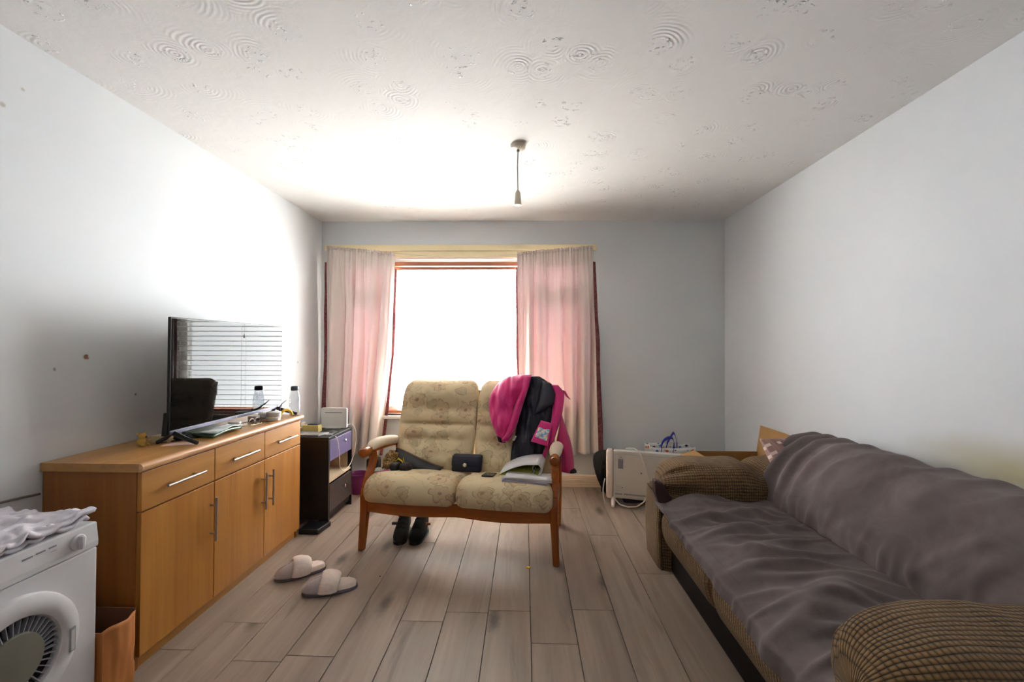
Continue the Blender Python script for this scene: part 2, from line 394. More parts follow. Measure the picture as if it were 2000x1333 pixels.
# ------------------------------------------------------------------ venetian blind, curtains
def blind():
    x0,x1=WX0+.025,WX1-.025; yc=YB+.033
    t=thing('venetian_blind','wide wooden venetian blind with open slats in the window behind the curtains','blind',((x0+x1)/2,yc,2.03))
    MB().box(x0,x1,yc-.028,yc+.028,1.992,2.030).build('headrail',M['slat_solid'],t,bevel=.003)
    MB().box(x0,x1,yc-.036,yc-.030,1.955,1.982).build('valance',M['slat_solid'],t,bevel=.002)
    tilt=math.radians(-8); V=[];F=[]
    pr=[(-.025,-.0006),(-.009,.0012),(.009,.0012),(.025,-.0006),(.025,-.0034),(.009,-.0016),(-.009,-.0016),(-.025,-.0034)]
    pr=[(a*math.cos(tilt)-b*math.sin(tilt),a*math.sin(tilt)+b*math.cos(tilt)) for a,b in pr]
    b=MB().prism([(a,z) for a,z in pr],'x',x0-(x0+x1)/2,x1-(x0+x1)/2)
    z=1.935; first=None
    while z>.70:
        if first is None: first=b.build('slat',M['slat'],t,world=False); o=first
        else: o=first.copy(); COL.objects.link(o)
        o.location=(0,0,z-2.03); z-=.0455
    MB().box(x0,x1,yc-.025,yc+.025,.645,.667).build('bottom_rail',M['slat_solid'],t,bevel=.003)
    for x in (x0+.15,-1.32,-.63,.08,x1-.15):
        MB().tube([(x,yc-.030,1.99),(x,yc-.030,.66)],.0012,6).tube([(x,yc+.030,1.99),(x,yc+.030,.66)],.0012,6).build('ladder_cord',M['cord'],t)
    MB().tube([(-.655,yc-.034,1.98),(-.66,yc-.037,1.5),(-.657,yc-.036,1.36)],.0012,6).lathe((-.657,yc-.036,1.325),[(.003,.035),(.006,.02),(.007,0)],10).build('pull_cord',M['cord'],t)
M['slat_solid']=plain('reddish_wood_blind_rail',(186,118,88),.45,0,.08,20)
M['cord']=plain('pale_cord',(214,206,196),.8)
blind()

def curtain(name,label,top,bot,ztop,zbot,folds,seed,outer,mids):
    """top/bot: (x left, x right); ztop: z of the gathered edge at left/right; outer: side of the pink border ('l','r'); both edges get one"""
    t=thing(name,label,'curtain',((top[0]+top[1])/2,YB-.09,(ztop[0]+ztop[1])/2),group='curtains at the window')
    n,m=90,260
    v=np.linspace(0,1,n)[:,None]; u=np.linspace(0,1,m)[None,:]
    e=v**.8
    xl=np.interp(v[:,0],[0,.5,1],[top[0],mids[0],bot[0]]); xr=np.interp(v[:,0],[0,.5,1],[top[1],mids[1],bot[1]])
    zt=ztop[0]+(ztop[1]-ztop[0])*u+ .006*pn(u*40,u*0,seed)
    zb=zbot[0]+(zbot[1]-zbot[0])*u + .012*pn(u*6,u*0,seed+3)
    Z=zt*(1-v)+zb*v
    # irregular folds: phase warps with u, slowly with v
    ph=u*folds+ .55*pn(u*3,v*.6,seed+1)+.06*pn(u*9,v*2,seed+2)
    amp=(.012+.044*np.clip(v*2.2,0,1))*(.75+.6*pn(u*4,v*1.2,seed+5))
    gather=.006*np.sin(u*150+3*pn(u*10,v*0,seed+8))*np.exp(-v*16)+.004*np.sin(u*95)*np.exp(-v*7)
    sn=np.sin(2*np.pi*ph); Yd=amp*np.sign(sn)*np.abs(sn)**.75+gather+.25*amp*np.sin(2*np.pi*ph*2.3+1)+.006*pn(u*14,v*5,seed+4)
    X=xl[:,None]*(1-u)+xr[:,None]*u+.027*np.cos(2*np.pi*ph+.5)*np.clip(v*2.5,0,1)*np.clip(np.minimum(u,1-u)*9,0,1)*(.7+.6*pn(u*5,v*.7,seed+14))
    Yb=YB-.082-.010*v*np.ones_like(u)
    P=np.stack([X,np.minimum(Yb+Yd*np.where(Yd>0,.9,1.15),YB-.034),Z],-1)
    MB().grid(P).build('curtain_cloth',M['curtain'],t,smooth=True,solid=.0016,sharp=0,fixn=False)
    # gathered ruffle heading standing above the wire
    k=6; w=np.linspace(0,1,k)[:,None]
    R=np.repeat(P[:1],k,0).copy(); R[:,:,2]+=(w*.020)*(1+.5*pn(u*50,w*0,seed+9)); R[:,:,1]+=w*.008*np.sin(u*190+seed)
    MB().grid(R).build('heading_ruffle',M['curtain'],t,smooth=True,solid=.0016,sharp=0,fixn=False)
    # dusky pink border turned back along each edge
    for side in ('l','r'):
        j=0 if side=='l' else m-1; sgn=-1 if side=='l' else 1
        wd=.034 if side==outer else .018
        q=np.linspace(0,1,7)[None,:]; i0=6
        E=P[i0:,j]; n2=len(E); vv=np.linspace(0,1,n2)[:,None]
        Bx=E[:,0:1]+sgn*q*(wd*(.75+.6*vv)+.008*pn(vv*5,vv*0,seed+11)); By=E[:,1:2]+.004+.014*q*q; Bz=E[:,2:3]-.0*q
        By=np.minimum(By,YB-.031)
        MB().grid(np.stack([Bx,By,Bz+0*q],-1)).build('border',M['damask'],t,smooth=True,solid=.003,sharp=0,fixn=False)
    return t
curtain('curtain','pale pink lined curtain at the window side nearest the corner with the black cabinet',(-1.785,-1.170),(-1.80,-1.305),(2.138,2.078),(.300,.272),5.2,4,'l',(-1.79,-1.205))
curtain('curtain','pale pink lined curtain behind the pink jacket on the loveseat',(-.070,.600),(-.03,.645),(2.076,2.136),(.285,.33),5.6,21,'r',(-.055,.622))
wp=[(-1.80,YB-.046,2.150)]+[(-1.80+1.0*s,YB-.046,2.150-.085*s) for s in (.2,.4,.6,.8)]+[(-.62+s*.1,YB-.046,2.055) for s in (-1,0,1)]+[(-.3+.92*s,YB-.046,2.065+.085*s) for s in (0,.25,.5,.75,1)]
tag(MB().tube(wp,.0022,6).build('curtain_wire',M['cord'],smooth=True),'thin sagging curtain wire stretched below the cream batten over the window','curtain wire')

# ------------------------------------------------------------------ sideboard
def sideboard():
    y0,y1=1.622,2.806; xf=-1.478; xb=XL+.004
    t=thing('sideboard','long beech veneer sideboard with three drawers over three doors along the left wall','sideboard',((xf+xb)/2,(y0+y1)/2,0))
    MB().box(xb,xf-.018,y0,y0+.018,0,.768).build('side_panel',M['beech_side'],t,bevel=.001)
    MB().box(xb,xf-.018,y1-.018,y1,0,.768).build('side_panel',M['beech_side'],t,bevel=.001)
    MB().box(xb,xb+.006,y0+.018,y1-.018,.05,.768).build('back_panel',M['beech_side'],t)
    MB().box(xf-.045,xf-.027,y0+.018,y1-.018,0,.052).build('plinth',M['beech_h'],t)
    MB().box(xb+.006,xf-.020,y0+.018,y1-.018,.052,.070).build('bottom_shelf',M['beech_side'],t)
    # top: slab with rounded front edge
    r=.015; xr=xf+.016
    prof=[(xb,.768),(xr-r,.768)]+[(xr-r+r*math.sin(a),.784-r*1.05*math.cos(a)) for a in np.linspace(0.15,PI-.15,9)]+[(xr-r,.80),(xb,.80)]
    MB().prism(prof,'y',y0-.010,y1+.010).build('top',M['beech_top'],t,smooth=True,sharp=30)
    rr=[(xr-r+(r+.0012)*math.sin(a),.784-(r*1.05+.0012)*math.cos(a)) for a in np.linspace(0,PI,12)]
    MB().prism(rr,'y',y0-.0105,y1+.0105).build('edge_moulding',M['beech_edge'],t,smooth=True,sharp=30)
    ys=[y0+.002,2.0195,2.415,y1-.002]; g=.0022
    for i in range(3):
        a,b=ys[i]+g,ys[i+1]-g
        d=MB().box(xf-.018,xf,a,b,.612,.763).build('drawer_front',M['beech_h'],t,bevel=.0015)
        ROOTM[d.name]=ROOTM[t.name]
        c=(a+b)/2; hl=.104
        MB().tube([(xf+.028,c-hl,.683),(xf+.028,c+hl,.683)],.0055,12).tube([(xf,c-hl*.62,.683),(xf+.028,c-hl*.62,.683)],.0045,8).tube([(xf,c+hl*.62,.683),(xf+.028,c+hl*.62,.683)],.0045,8).build('handle',M['steel'],d,smooth=True)
        q=MB().box(xf-.018,xf,a,b,.055,.606).build('door',M['beech_v'],t,bevel=.0015); ROOTM[q.name]=ROOTM[t.name]
        yh={0:b-.022,1:b-.022,2:a+.040}[i]
        MB().tube([(xf+.028,yh,.335),(xf+.028,yh,.540)],.0055,12).tube([(xf,yh,.372),(xf+.028,yh,.372)],.0045,8).tube([(xf,yh,.503),(xf+.028,yh,.503)],.0045,8).build('handle',M['steel'],q,smooth=True)
    for y in (2.0195,2.415): MB().box(xb+.006,xf-.020,y-.009,y+.009,.07,.768).build('divider',M['beech_side'],t)
M['beech_top']=m_wood('beech_veneer_top',(186,138,78),(160,112,58),'y',.3)
sideboard()

# ------------------------------------------------------------------ television
def tv():
    x=-1.625; y0,y1,z0,z1=1.925,2.838,.846,1.388
    t=thing('television','flat black television on splayed feet on top of the sideboard','television',(x,(y0+y1)/2,.80))
    MB().box(x-.014,x,y0,y1,z0,z1).build('bezel',M['black_plastic'],t,bevel=.003)
    MB().box(x,x+.0012,y0+.006,y1-.006,z0+.018,z1-.006).build('screen',M['screen'],t)
    MB().box(x,x+.004,y0,y1,z0,z0+.016).build('lower_trim',M['tv_trim'],t,bevel=.0015)
    MB().prism([(x-.014,z0+.03),(x-.055,z0+.06),(x-.055,z0+.24),(x-.014,z0+.30)],'y',y0+.10,y1-.10).build('rear_housing',M['black_plastic'],t,bevel=.006)
    MB().prism([(y0-.012,z0-.005),(y0+.05,z0-.005),(y0+.05,z0+.10),(y0-.001,z0+.10)],'x',x-.028,x-.006).build('corner_housing',M['black_plastic'],t,bevel=.003)
    for yf,s in ((y0+.03,-1),(y1-.06,1)):
        b=MB()
        for dx,dy in ((.125,.02*s),(-.065,.02*s)):
            b.tube([(x-.012,yf,z0+.006),(x+dx*.5,yf+dy*.6,z0-.020),(x+dx,yf+dy,.8085)],[.012,.010,.0085],8)
        b.build('foot',M['black_plastic'],t,smooth=True)
    MB().lathe((x+.0042,(y0+y1)/2,z0+.008),[(.004,0),(.003,.001)],8,'x').build('badge',M['steel'],t)
def m_screen():
    g=G('glossy_screen'); co=g.coord('Object')
    sm=g.ramp(g.noise(co,9,5,.7),[(.5,(.02,.02,.02)),(.75,(.07,.07,.07))])
    return g.out(g.pbr(rgb(9,9,11),sm,0,None,Specular_IOR_Level=.13))
M['screen']=m_screen(); M['tv_trim']=plain('blue_grey_plastic_trim',(92,92,116),.3,.2)
tv()

# ------------------------------------------------------------------ black drawer cabinet in the corner and what stands on it
def m_blackwood():
    g=G('black_ash_veneer'); co=g.coord('Object')
    gr=g.noise(g.mapping(co,(40,40,3)),1,4)
    return g.out(g.pbr(g.mix(gr,rgb(10,9,11),rgb(20,18,21)),.42,0,g.bump(gr,.08,.002)))
M['black_wood']=m_blackwood()
M['drawer_sky_sheen']=plain('dark_drawer_with_sky_sheen',(92,84,122),.3,0,.05,5)  # violet grey is the sky's reflection on the dark front, painted in
M['drawer_brown']=plain('black_brown_drawer',(62,52,52),.32,0,.08,5)
M['raw_board']=plain('pale_raw_board',(196,176,150),.6,0,.06,6)
def cabinet():
    xb,xf,y0,y1,h=-1.855,-1.372,2.985,3.40,.612
    t=thing('drawer_cabinet','black bedside cabinet with two drawers and an open shelf between sideboard and curtain','cabinet',((xb+xf)/2,(y0+y1)/2,0))
    def side(ya,yb):
        p=[(xb,0),(xb+.06,0),(xb+.10,.035),(xf-.07,.035),(xf-.045,0),(xf,0),(xf,h-.018),(xb,h-.018)]
        MB().prism(p,'y',ya,yb).build('side_panel',M['black_wood'],t,bevel=.001)
    side(y0,y0+.018); side(y1-.018,y1)
    MB().box(xb,xf,y0,y1,h-.018,h).build('top',M['black_wood'],t,bevel=.0015)
    MB().box(xb+.002,xb+.008,y0+.018,y1-.018,.05,h-.018).build('back_panel',M['raw_board'],t)
    MB().box(xb+.01,xf-.006,y0+.018,y1-.018,.285,.300).build('shelf',M['raw_board'],t)
    MB().box(xb+.01,xf-.01,y0+.018,y1-.018,.06,.075).box(xf-.03,xf-.012,y0+.018,y1-.018,.035,.06).build('bottom_panel',M['black_wood'],t)
    MB().box(xb+.01,xf-.025,y0+.018,y1-.018,.432,.438).build('drawer_base',M['raw_board'],t)
    MB().box(xb+.009,xf-.03,y1-.024,y1-.018,.30,.43).build('inner_lining',M['raw_board'],t)
    for z0,z1,m,lab in ((.440,.588,M['drawer_sky_sheen'],'dark drawer front with violet sky sheen put into its colour'),(.082,.268,M['drawer_brown'],'dark brown drawer front')):
        d=MB().box(xf-.016,xf+.001,y0+.020,y1-.020,z0,z1).build('drawer_front',m,t,bevel=.0015); ROOTM[d.name]=ROOTM[t.name]; d['label']=lab
        MB().lathe((xf+.001,(y0+y1)/2+.02,(z0+z1)/2+.03),[(.005,0),(.005,.014),(.011,.018),(.012,.026),(.007,.030)],16,'x').build('knob',M['chrome'],d,smooth=True)
cabinet()
def cable(name,label,pts,r,mat,cat='cable',n=None):
    q=resample(pts,n or max(24,len(pts)*10)); return tag(MB().tube([tuple(p) for p in q],r,8).build(name,mat,smooth=True,sharp=0),label,cat)
M['white_cable']=plain('white_cable_sheath',(222,216,208),.5)
M['cream_card']=plain('cream_card',(206,190,150),.75,0,.06,12)
M['yellow_card']=plain('dull_yellow_card',(186,168,96),.7,0,.08,10)
M['navy']=plain('navy_plastic',(34,38,72),.4)
M['grey_plastic']=plain('grey_plastic',(120,122,126),.4,0,.05)
def cabinet_things():
    zt=.612
    # a white router standing on edge
    x0,x1,yc=-1.595,-1.392,3.345; t=thing('router','upright white plastic router panel standing on the black cabinet','router',((x0+x1)/2,yc,zt))
    def rr(x0,x1,z0,z1,r,n=6):
        P=[]
        for cx,cz,a0 in ((x1-r,z1-r,0),(x0+r,z1-r,PI/2),(x0+r,z0+r,PI),(x1-r,z0+r,3*PI/2)):
            P+=[(cx+r*math.cos(a0+a),cz+r*math.sin(a0+a)) for a in np.linspace(0,PI/2,n)]
        return P
    MB().prism(rr(x0,x1,zt,zt+.158,.012),'y',yc-.011,yc+.011).build('casing',M['white_plastic'],t,bevel=.003)
    MB().prism(rr(x0+.03,x1-.035,zt+.118,zt+.124,.003),'y',yc-.0122,yc-.0105).build('groove',M['grey_plastic'],t)
    MB().box(x0+.04,x1-.04,yc-.028,yc+.028,zt,zt+.006).build('stand',M['white_plastic'],t,bevel=.002)
    t=thing('carton','small dull yellow card box in front of the white router','box',(-1.60,3.20,zt))
    MB().box(-1.655,-1.535,3.165,3.225,zt,zt+.050).build('body',M['yellow_card'],t,bevel=.0015)
    tag(MB().prism([(a*.038*(1 if abs(a)<2 else 1)+0,0) for a in ()] or [(-1.625,3.178),(-1.545,3.175),(-1.54,3.212),(-1.62,3.216)],'z',zt+.0505,zt+.0585).build('plastic_case',M['navy'],bevel=.003),'flat navy blue case lying on the yellow card box','case')
    tag(MB().box(-1.76,-1.668,3.16,3.30,zt,zt+.03).build('carton',M['cream_card'],bevel=.002),'flat cream card box at the wall side of the yellow box','box')
    tag(MB().prism([(-1.70,3.04),(-1.46,3.01),(-1.43,3.12),(-1.66,3.155)],'z',zt,zt+.012).build('tablet_computer',M['grey_plastic'],bevel=.003),'thin grey tablet lying flat on the front of the black cabinet','tablet')
    tag(MB().prism([(-1.425,3.05),(-1.395,3.19),(-1.465,3.25),(-1.500,3.13)],'z',zt,zt+.004).build('paper_sheet',M['navy_card'],bevel=.001),'dark glossy card sheet under the router edge','card')
    t=thing('plug_adapter','black and white mains plugs joined together on the cream card box','plug',(-1.70,3.24,zt+.03))
    MB().box(-1.735,-1.695,3.215,3.25,zt+.03,zt+.058).build('black_plug',M['black_plastic'],t,bevel=.004)
    MB().box(-1.6945,-1.665,3.215,3.255,zt+.03,zt+.062).build('white_plug',M['white_plastic'],t,bevel=.004)
    cable('cable','white cable looping from the sideboard end over the cabinet and down past the drawers',
        [(-1.62,2.90,.66),(-1.56,2.93,.645),(-1.50,2.985,.634),(-1.44,3.03,.628),(-1.40,3.07,.619),(-1.366,3.09,.60),(-1.353,3.10,.55),(-1.350,3.11,.45),(-1.350,3.12,.37),(-1.349,3.17,.325),(-1.348,3.24,.32),(-1.347,3.31,.345),(-1.346,3.37,.40),(-1.346,3.408,.48),(-1.348,3.415,.56),(-1.36,3.413,.61),(-1.385,3.405,.635),(-1.405,3.372,.63),(-1.413,3.359,.623)],.0028,M['white_cable'],n=120)
M['navy_card']=plain('dark_glossy_card',(40,40,52),.25)
cabinet_things()
tag(MB().prism([(-1.50,2.83),(-1.368,2.83),(-1.345,2.975),(-1.50,2.975)],'z',0,.035).build('plastic_tray',M['black_plastic'],bevel=.006),'low scuffed black plastic tray on the floor between sideboard and black cabinet','tray')
def bucket():
    t=thing('plastic_bucket','small purple plastic bucket on the floor behind the black cabinet','bucket',(-1.42,3.66,0))
    MB().lathe((-1.42,3.66,0),[(.060,0),(.072,.08),(.080,.16),(.084,.165),(.080,.168),(.074,.16),(.068,.08),(.056,.006)],28).build('body',M['purple'],t,smooth=True)
    MB().lathe((-1.42,3.66,.012),[(.0655,.03),(.0705,.065)],28).build('white_print',M['white_print'],t,smooth=True)
M['purple']=plain('purple_plastic',(136,46,112),.4); M['white_print']=plain('white_printed_band',(206,186,206),.5,0,.3,60)
bucket()
tag(MB().box(-1.335,-1.235,3.60,3.70,0,.30).build('storage_case',M['black_plastic'],bevel=.012),'black upright case on the floor under the left curtain behind the loveseat','case')

# ------------------------------------------------------------------ things on the sideboard
M['clear']=m_glass('clear_plastic',(.93,.94,.95),0,1.4)
M['green']=plain('dark_green_print',(52,86,62),.3,0,.3,14); M['film']=plain('pale_glossy_sleeve',(196,206,200),.12,0,.08,10)
M['yellow']=plain('yellow_plastic',(222,178,32),.4); M['yellow_fig']=plain('yellow_vinyl',(196,158,72),.5,0,.1,40); M['brown_fig']=plain('brown_vinyl',(104,72,44),.5)
M['cap_grey']=plain('dark_grey_cap',(70,74,82),.4)
M['pink_paper']=plain('pale_pink_paper',(206,168,160),.7)
def ball(b,c,r,n=14,sc=(1,1,1),rot=0,mi=0):
    th=np.linspace(0.02,PI-.02,n); ph=np.linspace(0,2*PI,n*2,endpoint=False)
    P=np.stack([np.outer(np.sin(th),np.cos(ph))*sc[0],np.outer(np.sin(th),np.sin(ph))*sc[1],np.outer(np.cos(th),np.ones_like(ph))*sc[2]],-1)*r
    if rot:
        c_,s_=math.cos(rot),math.sin(rot); P=np.stack([P[...,0]*c_-P[...,1]*s_,P[...,0]*s_+P[...,1]*c_,P[...,2]],-1)
    return b.grid(P+np.array(c),cv=True,capu=True,mi=mi)
def sideboard_things():
    z=.80
    # clear bottle
    c=(-1.503,2.775,z); t=thing('water_bottle','clear plastic water bottle with dark grey cap at the far end of the sideboard','bottle',c)
    MB().lathe(c,[(.028,0),(.033,.006),(.033,.075),(.0305,.085),(.033,.095),(.033,.115),(.026,.150),(.021,.166),(.021,.168),(.0195,.168),(.0195,.164),(.0245,.148),(.0315,.114),(.0315,.008),(.027,.003)],28).build('body',M['clear'],t,smooth=True)
    MB().lathe(c,[(.0225,.164),(.024,.168),(.024,.186),(.020,.192),(.008,.193)],24).build('cap',M['cap_grey'],t,smooth=True)
    # yellow handle with black arm
    c=(-1.535,2.70,z); t=thing('hand_tool','yellow plastic handle with a curved black arm beside the clear bottle','tool',c)
    a=np.linspace(PI,-.15,14)
    MB().tube([(-1.545+.034*math.cos(k)*.45+.03,2.695+.034*math.cos(k)*1.2,z+.0085+.040*max(0,math.sin(k))) for k in a],.0085,10).build('handle',M['yellow'],t,smooth=True)
    MB().tube([(-1.537,2.665,z+.045),(-1.560,2.70,z+.062),(-1.568,2.745,z+.082),(-1.566,2.79,z+.098)],[.0065,.0055,.004,.0015],8).build('arm',M['black_plastic'],t,smooth=True)
    # two stacked white tubs
    for k,(dx,dz,lab) in enumerate(((0,0,'round white tub, lower one of the two stacked before the yellow tool'),(.004,.0265,'round white tub, upper one of the two stacked before the yellow tool'))):
        c=(-1.533+dx,2.585,z+dz); t=thing('round_tub',lab,'tub',c,group='stacked white tubs')
        MB().lathe(c,[(.036,0),(.040,.003),(.040,.017)],30).build('base',M['white_plastic'],t,smooth=True)
        MB().lathe(c,[(.0415,.0175),(.0415,.0245),(.039,.0262)],30).build('lid',M['white_plastic'],t,smooth=True)
    t=thing('white_cup','small white cup lying behind the white tubs','cup',(-1.60,2.60,z))
    MB().lathe((-1.625,2.60,z+.024),[(.024,0),(.020,.055),(.018,.055),(.0215,.003)],22,'x').build('body',M['white_plastic'],t,smooth=True)
    t=thing('charger_block','pale grey charger block between the spectacles and the white tubs','charger',(-1.615,2.52,z))
    MB().box(-1.64,-1.592,2.505,2.548,z,z+.038).build('body',M['pale_grey'],t,bevel=.004)
    MB().box(-1.5918,-1.589,2.515,2.538,z+.01,z+.026).build('socket',M['grey_plastic'],t)
    t=thing('spectacles','folded spectacles with black arms under the television edge','spectacles',(-1.57,2.45,z))
    for dy in (0,.052):
        q=[(-1.555-.010*math.sin(k)*.2,2.415+dy+.022*math.cos(k),z+.0205+.018*math.sin(k)) for k in np.linspace(0,2*PI,19)]
        MB().tube(q,.0018,6,caps=False).build('rim',M['steel'],t,smooth=True)
    MB().tube([(-1.556,2.438,z+.024),(-1.556,2.446,z+.026)],.0016,6).build('bridge',M['steel'],t)
    for dy,dx in ((-.024,0),(.076,.0)):
        MB().tube([(-1.556,2.415+dy,z+.026),(-1.60,2.425+dy,z+.016),(-1.632,2.43+dy,z+.004)],.0022,6).build('arm',M['black_plastic'],t)
    c=(-1.60,2.335,z); t=thing('ring_tin','small round metal tin with a dark band beside the green folder','tin',c)
    MB().lathe(c,[(.030,0),(.031,.003),(.031,.034),(.029,.036),(.004,.036)],26).build('body',M['steel'],t,smooth=True)
    MB().lathe(c,[(.0318,.006),(.0318,.026)],26).build('band',M['dark_band'],t,smooth=True)
    # green folder in a clear sleeve
    t=thing('plastic_folder','green printed folder in a shiny plastic sleeve lying under the television','folder',(-1.58,2.17,z))
    def sheet(Q,nz,zf,mat,name,parent,th=.003):
        n=18; u=np.linspace(0,1,n)[:,None,None]; v=np.linspace(0,1,n)[None,:,None]
        Q=[np.array((*q,0.)) for q in Q]
        P=(Q[0]*(1-u)+Q[1]*u)*(1-v)+(Q[3]*(1-u)+Q[2]*u)*v
        P[...,2]=zf(u[...,0],v[...,0])
        return MB().grid(P).build(name,mat,parent,smooth=True,solid=th,sharp=0)
    sheet([(-1.515,2.055),(-1.53,2.29),(-1.72,2.30),(-1.70,2.09)],0,lambda u,v:z+.010+.012*np.sin(u*3)*(1-v)+.010*v+0*u,M['green'],'cover',t,.012)
    sheet([(-1.505,2.06),(-1.525,2.30),(-1.62,2.305),(-1.60,2.075)],0,lambda u,v:z+.024+.012*np.sin(u*3)*(1-v)+.002*np.sin(u*14)+.004*v,M['film'],'sleeve',t,.002)
    c=(-1.66,2.03,z); t=thing('soft_pouch','small black pouch under the near end of the television','pouch',c)
    b=MB(); ball(b,(-1.655,2.035,z+.014),.014,10,(3.4,2.6,1)); b.build('body',M['black_cloth'],t,smooth=True,sharp=0)
    MB().tube([(-1.62,2.02,z+.026),(-1.612,2.04,z+.030),(-1.62,2.06,z+.024)],.002,6).build('loop',M['black_cloth'],t)
    # figurines
    def fig(name,label,c,s,main,dark,face):
        t=thing(name,label,'figurine',c)
        b=MB(); x,y,zz=c
        ball(b,(x,y,zz+.022*s),.021*s,14,(1,1,1.08)); ball(b,(x+.004*s,y+.003*s,zz+.050*s),.0175*s,14,(1,1,.95))
        b.build('body',main,t,smooth=True,sharp=0)
        for d in (-1,1):
            MB().tube([(x+d*.008*s,y+d*.009*s,zz+.060*s),(x+d*.010*s,y+d*.012*s,zz+.067*s),(x+d*.0105*s,y+d*.0125*s,zz+.0715*s)],[.0062*s,.0058*s,.003*s],8).build('ear',main,t,smooth=True)
            MB().tube([(x+.010*s,y+d*.012*s,zz+.012*s),(x+.022*s,y+d*.013*s,zz+.006*s),(x+.030*s,y+d*.013*s,zz+.0065*s)],[.008*s,.007*s,.0055*s],8).build('leg',main,t,smooth=True)
        MB().tube([(x-.012*s,y+.020*s,zz+.010*s),(x-.004*s,y+.045*s,zz+.016*s),(x,y+.062*s,zz+.014*s)],[.006*s,.005*s,.003*s],8).build('tail',main,t,smooth=True)
        b=MB(); ball(b,(x+.020*s,y+.004*s,zz+.047*s),.006*s,8); b.build('muzzle',dark,t,smooth=True,sharp=0)
    fig('animal_figurine','small yellow animal figurine sitting on the near end of the sideboard top',(-1.735,1.905,z),.86,M['yellow_fig'],M['brown_fig'],0)
    t=thing('small_carton','small cream card box behind the television foot','box',(-1.70,1.985,z))
    MB().box(-1.755,-1.668,1.975,2.02,z,z+.030).build('body',M['cream_card'],t,bevel=.0015)
    fig('animal_figurine','small dark yellow and brown animal figurine lying against the cream card box',(-1.725,2.045,z),.80,M['brown_fig'],M['yellow_fig'],0)
    tag(MB().prism([(-1.64,1.90),(-1.52,1.935),(-1.545,1.99),(-1.65,1.965)],'z',z,z+.0015).build('paper_sheet',M['pink_paper']),'pale pink paper slip under the near foot of the television','paper')
    cable('cable','thin black cable trailing on the sideboard behind the near television foot',[(-1.70,1.94,z+.003),(-1.67,1.99,z+.003),(-1.63,2.03,z+.003),(-1.60,2.10,z+.003),(-1.66,2.16,z+.003)],.0022,M['black_plastic'])
    cable('cable','thin white cable lying on the sideboard beside the spectacles',[(-1.585,2.37,z+.003),(-1.55,2.42,z+.003),(-1.535,2.47,z+.003),(-1.55,2.50,z+.003),(-1.575,2.525,z+.003)],.002,M['white_cable'])
M['pale_grey']=plain('pale_grey_plastic',(190,188,188),.45); M['dark_band']=plain('dark_band',(44,42,46),.4); M['black_cloth']=plain('black_cloth',(18,18,21),.85,0,.1,30)
sideboard_things()

